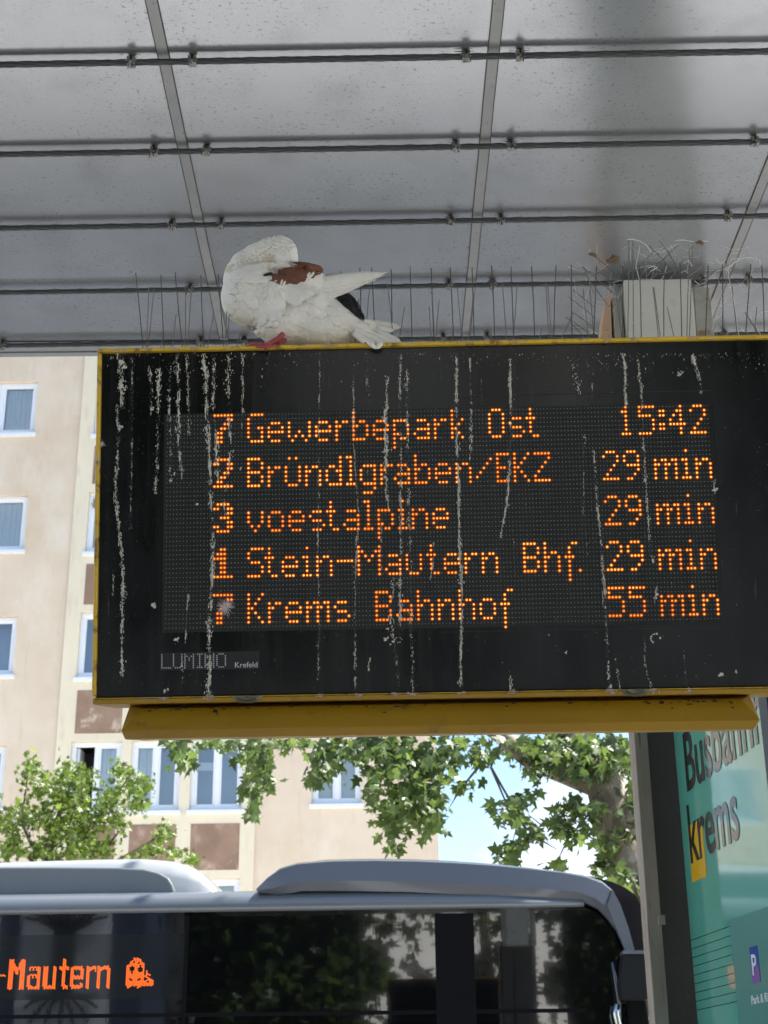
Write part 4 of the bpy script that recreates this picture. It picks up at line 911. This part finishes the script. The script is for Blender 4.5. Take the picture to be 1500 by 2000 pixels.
for pts, st, spr, film in runs:
    st = min(1.0, st*1.08+.02)
    for (xa, ya), (xb, yb) in zip(pts[:-1], pts[1:]):
        Ls = math.hypot(xb-xa, yb-ya); n = int(Ls*(.35+1.15*st))
        for _ in range(n):
            t = rng.random(); py = ya+(yb-ya)*t; px = xa+(xb-xa)*t
            if py < 690: continue
            dens = .5+noise.noise(Vector((xa*.21, py*.022, st*3)))*.55+noise.noise(Vector((xa*.3, py*.075, 7)))*.45+noise.noise(Vector((xa*.5, py*.2, 9)))*.25
            thr = .66-.36*st
            if dens < thr:
                if rng.random() < .45: splat(px+rng.gauss(0, spr*.45), py, rng.uniform(.4, 1.1), 2, 3.0, -.0013)
                continue
            k_ = min(1.2, (dens-thr)*2.2); wob = 3.0*noise.noise(Vector((xa, py*.04, 3)))
            splat(px+wob+rng.gauss(0, spr*(.16+.42*k_)), py, rng.uniform(.5, 1.15)*(.55+.55*st+1.05*k_*rng.random()), 1 if rng.random() < .05 else 0, rng.uniform(1.1, 4.0))
        for _ in range(int(Ls*.075*st*(1.6 if st > .7 else 1))):
            t = rng.random(); sy = ya+(yb-ya)*t; sx = xa+(xb-xa)*t+rng.gauss(0, spr*.22)
            if sy < 692 or noise.noise(Vector((xa*.21, sy*.022, st*3))) < .02-.25*(st-.6): continue
            smear(sx, sy, rng.uniform(5, 13+34*st*rng.random()), spr*rng.uniform(.10, .34)*(.6+st*.6), (xb-xa)/max(1, yb-ya))
    if film:
        for (xa, ya), (xb, yb) in zip(pts[:-1], pts[1:]):
            for _ in range(int(math.hypot(xb-xa, yb-ya)*.5*st)):
                t = rng.random(); splat(xa+(xb-xa)*t+rng.gauss(0, spr*.5), ya+(yb-ya)*t, rng.uniform(.5, 1.2), 2, rng.uniform(3, 9), -.0013)
blobs = [(236, 705, 7, 1.6), (243, 715, 6, 1.5), (230, 695, 4, 2), (233, 838, 5, 2.5), (229, 820, 3.5, 3), (297, 800, 4, 1), (300, 797, 2.5, 1), (308, 912, 4.5, 1.4), (303, 955, 3, 2), (299, 1182, 5, 1), (303, 1178, 3, 1), (344, 1250, 4.5, .8), (349, 1247, 3, 1), (322, 1350, 4, .9), (327, 1346, 3, 1),
         (237, 1045, 4, 1.2), (410, 1330, 4, 1.5), (891, 705, 4, 3), (893, 735, 3, 3), (899, 1082, 3.4, 3), (1327, 733, 4.5, 1.6), (1331, 727, 3, 1), (1221, 780, 3, 2.5), (1354, 700, 5, 1.6), (1369, 765, 3, 1.6), (1105, 1275, 3, 1), (1072, 1240, 2, 1),
         (1395, 958, 5, .6), (1400, 955, 3, 1), (752, 1248, 4, 1), (757, 1245, 3, 1), (768, 1253, 3.5, 1), (763, 1258, 2.5, 1), (757, 1228, 2.6, 1), (720, 1300, 3.4, 2.6), (1188, 1320, 4.5, 2), (1192, 1340, 5, 1), (996, 745, 3.4, 3), (920, 835, 4, 2), (1166, 990, 3.6, 3), (1408, 1318, 5, 1), (1438, 1312, 3, 1.5), (474, 800, 3, 2), (471, 915, 3, 1.4),
         (386, 985, 4, 1), (334, 938, 4, 1), (340, 925, 3, 1.6), (407, 1340, 5, 1), (1276, 1095, 3.5, 2), (1282, 1162, 4, 1.8)]
for x, y, r, asp in blobs:
    for _ in range(9): splat(x+rng.gauss(0, r*.38), y+rng.gauss(0, r*.38*asp), r*rng.uniform(.25, .6), 1 if rng.random() < .08 else 0, asp, -.0018)
for k in range(20):                                   # ring shaped splash low on the right
    a = rng.uniform(-.3, 4.9); splat(1280+9*math.cos(a), 1247-9*math.sin(a), rng.uniform(.8, 2.2))
for k in range(14):
    a = rng.uniform(0, 6.28); splat(838-60+7*math.cos(a), 1250+5*math.sin(a), rng.uniform(.6, 1.4))
for _ in range(700): splat(rng.uniform(200, 1500), rng.uniform(692, 1345), rng.uniform(.25, .7), 2 if rng.random() < .4 else 0)
for _ in range(420): splat(abs(rng.gauss(0, 90))+200, rng.uniform(692, 1345), rng.uniform(.3, .8), 2)
for _ in range(420):                                  # grime just below the top edge
    splat(rng.uniform(210, 1500), 690+rng.expovariate(1/14.)-(0), rng.uniform(.5, 1.6), rng.choice((0, 2, 2)), rng.uniform(1, 3))
dp.build('bird_droppings', [M['dropping'], M['dropping_dark'], M['dropping_film']], sign)['kind'] = 'stuff'
# splashes on the frame lips
dp = MB()
for (x, s_) in [(240, 3), (395, 4), (460, 2), (340, 2), (640, 3), (735, 3), (1188, 3), (1240, 5), (1350, 5), (905, 3), (1000, 2)]:
    for _ in range(9):
        q = SL(x+rng.gauss(0, 8), 680); g_ = rng.uniform(.8, 2.2)*.001
        n = 6; zc = TZ-.0035+rng.gauss(0, .0018); dp.add([(q.x, -.0135, zc)]+[(q.x+g_*1.4*rng.uniform(.6, 1.3)*math.cos(k), -.0126, zc+g_*rng.uniform(.6, 1.3)*math.sin(k)) for k in (0, 1, 2.1, 3.1, 4.2, 5.2)], [(0, 1+(k+1) % n, 1+k) for k in range(n)])
for (x) in (322, 408, 410, 624, 700, 775, 806, 800, 900, 998, 1000, 1190, 1192, 1188, 1275, 1340):
    for _ in range(8):
        q = SL(x+rng.gauss(0, 6), 1352); g_ = rng.uniform(.8, 2.4)*.001
        n = 6; zc = fz0-.004+rng.gauss(0, .002)-.002; dp.add([(q.x, -.0135, zc)]+[(q.x+g_*1.4*rng.uniform(.6, 1.3)*math.cos(k), -.0126, zc+g_*rng.uniform(.6, 1.3)*math.sin(k)) for k in (0, 1, 2.1, 3.1, 4.2, 5.2)], [(0, 1+(k+1) % n, 1+k) for k in range(n)])
dp.build('lip_droppings', mat('lip_dropping', (.50, .44, .36), .9, var=.4, vscale=90, var2=(.32, .22, .16)), sign)['kind'] = 'stuff'

# ------------------------------------------------------------------ bird spikes
spk = empty('bird_spikes'); spk.matrix_world = sign.matrix_world.copy(); tag(spk, 'row of thin steel anti bird spikes standing along the top of the departure board', 'bird spikes')
box_obj('spike_base', (LX+.05, .03, TZ+.0005), (RX-.02, .055, TZ+.004), M['steel_light'], spk)
def spike(bx, by, tx, ty, yb_, yt_, r=.00098, m='steel', bend=None):
    a = SL(bx, by, yb_); b = SL(tx, ty, yt_); a.z = min(a.z, TZ+.004) if yb_ > .02 else TZ
    P = [a, a.lerp(b, .5)+Vector((rng.uniform(-.001, .001), 0, 0)), b]
    if bend: P = P+[SL(x, y, yt_) for x, y in bend]
    return MB().tube(P, r, 5).build('spike', M[m], spk)
front = [(280, 265), (321, 314), (357, 342), (399, 392), (437, 426), (676, 666), (707, 703), (735, 726), (766, 764), (805, 801), (848, 842), (886, 879), (926, 922), (966, 960), (1003, 998), (1044, 1038), (1081, 1086), (1117, 1116), (1159, 1165),
         (1215, 1216), (1252, 1249), (1296, 1298), (1331, 1328), (1377, 1383), (1411, 1411), (1455, 1466), (1492, 1488)]
for i, (b_, t_) in enumerate(front):
    y_b = 668-(b_-280)*.018
    yy_ = .085 if 660 < b_ < 800 else .01
    spike(b_, y_b, t_, 536-(b_-280)*.011+rng.uniform(-4, 4)-(8 if b_ > 700 else 0), yy_, yy_-.002)
rear = [(285, 291, 560), (288, 301, 563), (362, 362, 555), (366, 374, 565), (440, 443, 600), (444, 449, 605), (707, 700, 585), (712, 722, 560), (770, 757, 556), (776, 790, 600), (842, 838, 600), (850, 858, 585), (905, 893, 560), (912, 925, 575), (990, 981, 552), (1000, 1010, 556),
        (1073, 1066, 552), (1078, 1070, 560), (1150, 1139, 565), (1160, 1150, 540), (1090, 1120, 610), (1215, 1200, 550), (1225, 1228, 470), (1236, 1236, 472), (1345, 1352, 480), (1340, 1347, 488), (1440, 1430, 560), (1444, 1424, 540), (1360, 1355, 560), (1473, 1478, 600), (1286, 1275, 560), (1290, 1277, 562), (1318, 1303, 600)]
for b_, t_, ty in rear: spike(b_, 665-(b_-280)*.018, t_, ty, .05, .05, .0009, 'steel_light')
for b_, t_, ty in [(335, 344, 615), (312, 318, 652), (381, 386, 652), (404, 418, 612), (462, 467, 655), (1490, 1455, 610), (690, 700, 640), (880, 886, 640), (960, 958, 640), (1052, 1058, 642)]: spike(b_, 667-(b_-280)*.018, t_, ty, .05, .05, .0009, 'steel_light')
# crossing, leaning spikes at the right
for a, b in [((1160, 600), (1118, 566)), ((1164, 622), (1110, 580)), ((1160, 640), (1118, 610)), ((1215, 548), (1155, 495)), ((1195, 558), (1170, 530)), ((1315, 530), (1268, 480)), ((1322, 525), (1302, 486)), ((1262, 540), (1325, 478)), ((1240, 530), (1276, 492)), ((1160, 575), (1140, 520)), ((1200, 575), (1135, 520)), ((1190, 600), (1148, 545)),
             ((1250, 535), (1300, 505)), ((1288, 470), (1325, 525)), ((1355, 560), (1400, 528)), ((1380, 545), (1432, 512)), ((1150, 650), (1105, 620)), ((1140, 658), (1112, 628))]:
    A_ = SL(a[0], a[1], .055); B_ = SL(b[0], b[1], .06); MB().tube([A_, A_.lerp(B_, .5)+Vector((0, 0, .001)), B_], .0008, 5).build('bent_spike', M['steel_light'], spk)
# cobweb and debris
g = MB()
def strand(pts, r=.0007, y=.04): g.tube([SL(x, yy, y+rng.uniform(-.004, .004)) for x, yy in pts], r*.95, 4)
for pts in ([(1225, 468), (1236, 467), (1250, 471), (1262, 478), (1272, 492)], [(1318, 470), (1335, 469), (1355, 472)], [(1368, 470), (1385, 472)], [(1397, 509), (1408, 512), (1418, 520), (1422, 530)], [(1444, 506), (1432, 514), (1424, 522), (1400, 530), (1380, 548)], [(1422, 522), (1424, 545), (1434, 590), (1443, 655)],
            [(1444, 506), (1455, 503), (1470, 504), (1483, 508), (1488, 520), (1490, 560), (1492, 600)], [(1400, 510), (1420, 526), (1445, 506)], [(1290, 495), (1303, 488), (1318, 480), (1326, 476)], [(1265, 523), (1278, 519), (1285, 522), (1270, 530)], [(1345, 535), (1338, 528), (1330, 533)], [(1408, 580), (1418, 586), (1412, 594), (1406, 602), (1400, 606)], [(1395, 625), (1402, 620), (1408, 615)], [(1335, 515), (1345, 508), (1352, 520)],
            [(1468, 612), (1478, 640), (1490, 662)], [(1350, 488), (1345, 510), (1342, 530)], [(1240, 525), (1270, 518), (1290, 530)], [(1250, 480), (1242, 520), (1250, 552)], [(1150, 560), (1140, 600), (1146, 640), (1170, 655)], [(1390, 650), (1396, 625), (1403, 640)], [(1248, 545), (1300, 547), (1352, 545)], [(1356, 548), (1366, 556), (1378, 552)],
            [(1196, 552), (1210, 548), (1230, 550)], [(1302, 520), (1296, 540), (1290, 548)], [(1424, 520), (1430, 505), (1446, 506)], [(1404, 505), (1398, 507), (1412, 520)]): strand(pts, .0006*rng.uniform(.7, 1.5), rng.choice((.03, .05, .07)))
for _ in range(150):
    x = rng.uniform(1120, 1500); y = rng.choice((rng.uniform(480, 560), rng.uniform(540, 655))); L_ = rng.uniform(8, 46); a = rng.uniform(0, 6.28); sg = L_*rng.uniform(.02, .10)
    strand([(x+L_*t*math.cos(a), y+L_*t*math.sin(a)+sg*4*t*(1-t)) for t in (0, .2, .4, .6, .8, 1)], rng.uniform(.00012, .00030), rng.uniform(.02, .08))
web = g.build('cobweb', M['web']); web.matrix_world = sign.matrix_world.copy(); tag(web, 'pale tangled cobweb strung between the spikes above the right of the board', 'cobweb', kind='stuff')
for lab, px, py, s_, rot in (('small dried seed head caught at the left end of the cobweb', 1157, 497, 7, 20), ('largest crumpled dried leaf caught among the spikes', 1196, 508, 13, -25), ('brown dried bud on top of the tall spikes above the pale column head', 1366, 474, 7, 10)):
    bm = bmesh.new(); bmesh.ops.create_icosphere(bm, subdivisions=2, radius=s_*.00095)
    for v in bm.verts:
        n = noise.noise_vector(v.co*140+Vector((px, 0, 0))); v.co = Vector((v.co.x*1.15+abs(v.co.z)*.3, v.co.y*.35, v.co.z*.62))+n*s_*.00042
    bmesh.ops.rotate(bm, verts=bm.verts, matrix=Matrix.Rotation(rad(rot), 3, 'Y'))
    o = bm_obj('dried_leaf', bm, M['dried_leaf']); o.location = SW(SL(px, py, .045)); tag(o, lab, 'dried leaf', 'debris caught in the spikes')

# loose feathers
def fluff(name, px, py, lab, n, r, y, elong=(1, 1), m=None):
    g = MB(); c = SL(px, py, y)
    for k in range(n):
        a = rng.uniform(0, 2*math.pi); L_ = r*rng.uniform(.45, 1.1); d = Vector((math.cos(a)*elong[0], -abs(rng.gauss(0, .25)), math.sin(a)*elong[1]))
        p = [c+d*L_*t+Vector((rng.gauss(0, .05), rng.gauss(0, .03), rng.gauss(0, .05)))*L_*t for t in (0, .33, .66, 1)]
        g.tube(p, [.0010, .0007, .0004, .0002], 4)
    o = g.build(name, m or M['fluff']); o.matrix_world = sign.matrix_world.copy(); return tag(o, lab, 'feather', 'loose feathers on the board')
M['fluff'] = mat('down', (.62, .56, .52), .95)
fluff('feather', 441, 1186, 'pale downy feather stuck on the black board face over the lower left digit', 90, .017, -.003, (1, 1.15))
fluff('feather', 184, 985, 'small grey downy feather clinging to the left edge of the frame', 50, .013, -.006, (.6, 1.3))
fluff('feather', 199, 868, 'tiny dull fluff caught near the upper left edge of the frame', 26, .008, -.006, (1, 1))

# ------------------------------------------------------------------ pigeon
W0 = SW((SL(600, 672).x, 0, TZ)); YP = W0.y+.030
def PQ(px, py, dy=0): return on_y(px, py, YP+dy)
pigeon = empty('pigeon', (W0.x, YP, W0.z)); tag(pigeon, 'white pigeon with a brown back patch, head tucked back preening, on top of the board', 'pigeon')
PO = pigeon.location.copy()
bm = bmesh.new()
def ell(px, py, dy, rx, ry, rz, rot=0):
    c = PQ(px, py, dy)-PO; r = bmesh.ops.create_icosphere(bm, subdivisions=3, radius=1)
    mtx = Matrix.Translation(c) @ Matrix.Rotation(rad(rot), 4, 'Y') @ Matrix.Diagonal((rx, ry, rz, 1))
    bmesh.ops.transform(bm, matrix=mtx, verts=r['verts'])
for e in [(493, 580, .012, .062, .058, .060, 0), (530, 592, .012, .075, .060, .058, 10), (590, 607, .015, .080, .056, .052, 14), (650, 627, .018, .066, .046, .038, 20), (702, 650, .02, .046, .034, .021, 28), (480, 545, .012, .044, .045, .046, 0), (483, 524, .012, .036, .038, .036, 0),
          (505, 507, .010, .036, .036, .034, -15), (527, 497, .006, .035, .034, .032, 0), (548, 495, .002, .034, .032, .036, 0), (555, 505, -.002, .028, .028, .034, 0), (590, 560, .010, .055, .045, .034, 12), (555, 640, .01, .052, .045, .036, 0), (620, 648, .015, .07, .042, .032, 8)]: ell(*e)
tmp = bm_obj('body', bm, None, pigeon)
rm = tmp.modifiers.new('r', 'REMESH'); rm.mode = 'VOXEL'; rm.voxel_size = .0032
sm = tmp.modifiers.new('s', 'SMOOTH'); sm.iterations = 9; sm.factor = .6
bpy.context.view_layer.update()
me = D.meshes.new_from_object(tmp.evaluated_get(bpy.context.evaluated_depsgraph_get())); D.objects.remove(tmp)
def plumage(name, c, c2, bs=90, b=.35):
    return mat(name, c, .85, spec=.2, var=.1, vscale=30, var2=c2, bump=b, bscale=bs)
M['white_f'] = plumage('white_feather', (.90, .875, .81), (.84, .81, .74))
M['cream_f'] = layer(plumage('cream_neck', (.82, .77, .66), (.70, .63, .51), 160, .5), 130, .5, .62, (.55, .46, .35), .35)
M['brown_f'] = layer(plumage('brown_feather', (.26, .115, .075), (.17, .075, .05)), 60, .58, .7, (.36, .22, .17), .5)
M['dark_f'] = plumage('slate_feather_and_gap', (.045, .048, .05), (.02, .021, .022))
M['foot'] = mat('pink_foot', (.50, .085, .10), .6, var=.3, vscale=60, bump=.5, bscale=250)
M['beak'] = mat('beak_horn', (.45, .36, .33), .5)
for v in me.vertices:          # soft clumps in the plumage
    n = v.normal; p = v.co
    a = noise.noise(Vector((p.x*50, p.y*50, p.z*38)))*.0016+noise.noise(p*150)*.0004
    v.co = p+n*a
body = D.objects.new('body', me); body.data.materials.append(M['white_f']); COL.objects.link(body); body.parent = pigeon
me.polygons.foreach_set('use_smooth', [True]*len(me.polygons))
# tint of neck (cream), set by where the neck is on the bird
me.materials.append(M['cream_f'])
for p in me.polygons:
    x, y = to_px(p.center+PO)
    if y < 532 and x < 540 and (x-545)*.45+(y-500) > -26: p.material_index = 1
bvh = BVHTree.FromPolygons([v.co for v in me.vertices], [tuple(p.vertices) for p in me.polygons])
def hit(px, py):
    d = ray(px, py).normalized(); loc, nrm, i, t = bvh.ray_cast(CAM-PO, d); return loc
def feather(mb, x0, y0, x1, y1, w, lift0=.0012, lift1=.005, base=None, nu=7, nv=5, tipshape=.5, mi=0, cup=.0022, taper=None, side=0):
    """a feather lying on the body, from root (x0,y0) to tip (x1,y1) as seen, w = width"""
    dx, dy = x1-x0, y1-y0; L_ = math.hypot(dx, dy); ux, uy = dx/L_, dy/L_; vx, vy = -uy, ux
    last = None; grid = []
    for i in range(nu+1):
        u = i/nu
        ww = w*.5*(min(1, (.45+1.6*u)) if u < .5 else 1)*(math.sqrt(max(0, 1-((u-.55)/.45)**2*1.0)) if u > .55 else 1)
        if taper: ww = w*.5*taper(u)
        row = []
        for j in range(nv):
            v = j/(nv-1)*2-1
            px = x0+dx*u+vx*v*ww; py = y0+dy*u+vy*v*ww
            h_ = base if base is not None else None
            if h_ is None:
                hh = hit(px, py)
                if hh is None: hh = hit(x0+dx*u, y0+dy*u) or last
                if hh is None: hh = PQ(px, py)-PO
                # rescale to the pixel asked for, keeping distance
                P = hh+PO; dist = (P-CAM).dot(Fw); P = CAM+ray(px, py)*dist
            else:
                b0, b1 = base; P = PQ(px, py, b0+(b1-b0)*u)
            last = P-PO
            lift = lift0+(lift1-lift0)*u+cup*(1-v*v)*(.4+.6*u)+side*v
            row.append(P-ray(px, py).normalized()*lift-PO)
        grid.append(row)
    vs = [p for r in grid for p in r]; fs = []
    for i in range(nu):
        for j in range(nv-1): fs.append((i*nv+j, i*nv+j+1, (i+1)*nv+j+1, (i+1)*nv+j))
    back = [Vector(p)+Vector((0, .0012, 0)) for p in vs]; n = len(vs)
    mb.add(vs+back, fs+[tuple(n+k for k in f[::-1]) for f in fs]+[(i*nv, (i+1)*nv, n+(i+1)*nv, n+i*nv) for i in range(nu)]+[(i*nv+nv-1, n+i*nv+nv-1, n+(i+1)*nv+nv-1, (i+1)*nv+nv-1) for i in range(nu)]+[(nu*nv+j, nu*nv+j+1, n+nu*nv+j+1, n+nu*nv+j) for j in range(nv-1)], mi)
# belly and flank tufts
mb = MB()
for _ in range(110):
    x = rng.uniform(480, 725); y = rng.uniform(590+max(0, x-620)*.35, 668); a = rad(rng.gauss(38, 16)); L_ = rng.uniform(24, 40)
    if hit(x, y) is None: continue
    feather(mb, x, y, x+L_*math.cos(a), min(y+L_*math.sin(a), 672), rng.uniform(16, 26), .0002, .0011, nu=6, nv=5, cup=.0009)
mb.build('belly_feathers', M['white_f'], pigeon, smooth=True)['kind'] = 'stuff'
# small scaly feathers of the shoulder
mb = MB()
rows_ = []
for r_ in range(9):
    for c_ in range(10):
        x = 444+c_*13+(r_ % 2)*6-r_*1.0; y = 528+r_*13+c_*1.5
        rows_.append((x, y))
rows_.sort(key=lambda p: -(p[0]*.8+p[1]*.6))
for x, y in rows_:
    if x > 560-(y-540)*.15 or y > 640 or y < 520+(x-440)*.02: continue
    if hit(x-15, y-9) is None or hit(x-15, y+5) is None: continue
    a = rad(rng.gauss(40, 9)); L_ = rng.uniform(20, 26)
    feather(mb, x-10+rng.gauss(0, 2), y-7+rng.gauss(0, 2), x-10+L_*math.cos(a), y-7+L_*math.sin(a), rng.uniform(16, 22), .0005, .0050, cup=.0022, nu=7, nv=6)
mb.build('wing_coverts', M['white_f'], pigeon, smooth=True)['kind'] = 'stuff'
tp = lambda u: (.5+1.2*u if u < .4 else 1)*(1 if u < .7 else math.sqrt(max(.0, 1-((u-.7)/.3)**2)))
# greater coverts and long secondaries sweeping right
wing = MB()
for i, (x0, y0, x1, y1, w_) in enumerate([(560, 556, 757, 532, 17), (552, 566, 752, 537, 18), (546, 574, 735, 546, 19), (545, 582, 712, 556, 20), (546, 586, 690, 566, 20), (548, 590, 664, 576, 20), (548, 594, 630, 586, 20)][::-1]):
    feather(wing, x0, y0, x1, y1, w_*1.05, .002, .002, base=(-.028, -.004-.001*i), nu=12, nv=5, cup=.0025, taper=lambda u: (.75+.5*u if u < .5 else 1)*(1 if u < .62 else max(.0, 1-((u-.62)/.38)**1.8)), side=.0012)
wing.build('flight_feathers', M['white_f'], pigeon, smooth=True)
big = MB()
for (x0, y0, x1, y1, w_) in [(470, 585, 488, 632, 30), (484, 590, 520, 630, 28), (500, 592, 548, 622, 30), (520, 580, 556, 606, 32), (540, 560, 590, 592, 30), (535, 548, 605, 583, 28), (545, 540, 622, 572, 26), (560, 535, 634, 560, 24), (590, 538, 638, 545, 22), (470, 555, 500, 606, 26)]:
    feather(big, x0, y0, x1, y1, w_, .002, .0072, nu=9, nv=7, cup=.0034, taper=tp)
big.build('secondary_feathers', M['white_f'], pigeon, smooth=True)
br = MB()
for (x0, y0, x1, y1, w_) in [(530, 538, 562, 550, 20), (542, 532, 590, 547, 26), (552, 528, 604, 541, 28), (564, 523, 622, 536, 24), (584, 518, 632, 529, 18), (526, 544, 568, 551, 12), (566, 514, 618, 521, 12)]:
    feather(br, x0, y0, x1, y1, w_, .0045, .0072, nu=8, nv=6, cup=.002, taper=tp)
br.build('back_patch', M['brown_f'], pigeon, smooth=True)
wt = MB()
for (x0, y0, x1, y1, w_) in [(452, 536, 520, 522, 30), (466, 526, 545, 519, 20), (500, 520, 582, 517, 9), (470, 545, 528, 540, 22)]:
    feather(wt, x0, y0, x1, y1, w_, .0062, .0082, nu=8, nv=5, cup=.0012, taper=tp)
for (x0, y0, x1, y1, w_) in [(548, 556, 552, 545, 4), (552, 557, 558, 548, 4), (600, 540, 606, 531, 5), (606, 541, 614, 530, 5), (598, 546, 610, 536, 5)]: feather(wt, x0, y0, x1, y1, w_, .009, .0105, nu=5, nv=3)
wt.build('shoulder_feathers', M['white_f'], pigeon, smooth=True)
dk = MB()
for (x0, y0, x1, y1, w_) in [(655, 572, 712, 625, 12), (662, 570, 708, 610, 10), (668, 568, 704, 600, 9), (672, 570, 696, 590, 9), (658, 580, 700, 612, 11), (680, 585, 713, 622, 9)]:
    feather(dk, x0, y0, x1, y1, w_, .003, .004, nu=8, nv=4, cup=.002)
for (x0, y0, x1, y1) in [(514, 538, 533, 533)]: feather(dk, x0, y0, x1, y1, 6, .0098, .0105, nu=5, nv=3)  # dark blade put in as shade of the gap beside the brown patch
dk.build('dark_rump_and_gap', M['dark_f'], pigeon, smooth=True)['kind'] = 'stuff'
tl = MB()
for i, (x0, y0, x1, y1, w_) in enumerate([(700, 628, 783, 640, 15), (700, 632, 770, 646, 14), (698, 634, 786, 671, 16), (700, 640, 778, 676, 18), (695, 645, 760, 680, 20), (690, 650, 745, 684, 18)]):
    feather(tl, x0, y0, x1, y1, w_, .001, .001, base=(.004-.003*i, .012-.006*i), nu=9, nv=5, cup=.003, taper=tp)
tl.build('tail', M['white_f'], pigeon, smooth=True)
# crest of fine feathers on the crown of the head and neck
cr_ = MB()
for _ in range(150):
    x = rng.uniform(462, 578); yt = 462+((x-545)/60)**2*14 if x > 520 else 466+(520-x)*.62
    y = yt+rng.uniform(4, 34); a = rad(rng.gauss(-150 if x > 530 else -120, 25))
    if hit(x, y) is None: continue
    feather(cr_, x, y, x+9*math.cos(a), y+9*math.sin(a)*.7, 6, .0004, .0018, nu=4, nv=3, cup=.0005)
cr_.build('head_feathers', M['white_f'], pigeon, smooth=True)['kind'] = 'stuff'
# beak and eye, mostly buried in the back plumage
h0 = PQ(566, 512, -.026)-PO; MB().tube([h0, h0+Vector((.010, .004, -.010)), h0+Vector((.017, .008, -.020))], [.0045, .003, .0008], 8).build('beak', M['beak'], pigeon, smooth=True)
# legs
def leg(pts, toes, name):
    P = [SW(SL(x, y, d))-PO for x, y, d in pts]; g = MB(); g.tube(P, [.0055, .0045, .0040, .0042], 8)
    for t in toes:
        Q = [SW(SL(x, y, d))-PO for x, y, d in t]; g.tube(Q, [.0038, .0030, .0028, .0012][:len(Q)], 7)
    g.build(name, M['foot'], pigeon, smooth=True)
leg([(553, 652, .0), (543, 661, -.004), (530, 668, -.010), (521, 674, -.014)], [[(521, 674, -.014), (504, 672, -.013), (492, 672, -.012), (482, 676, -.013)], [(521, 674, -.014), (512, 677, -.018), (500, 677, -.019)], [(521, 674, -.014), (520, 680, -.016), (518, 684, -.014)], [(521, 674, -.014), (530, 676, -.012), (540, 675, -.010)]], 'leg')
leg([(556, 664, .02), (551, 667, .014), (546, 670, .008), (541, 672, .004)], [[(541, 672, .004), (532, 673, .0), (524, 673, -.002)], [(541, 672, .004), (549, 674, .0)]], 'leg')
# fallen feather on the lip
g = MB()
for (x0, y0, x1, y1, w_) in ((735, 680, 714, 664, 9), (735, 680, 747, 668, 10), (733, 680, 724, 668, 8)):
    feather(g, x0, y0, x1, y1, w_, .001, .001, base=(-.046, -.05), nu=6, nv=4, cup=.002)
lf = g.build('feather', M['white_f'], None, smooth=True); lf.location = PO; tag(lf, 'white curled feather lying on the yellow top edge below the pigeon tail', 'feather', 'loose feathers on the board')
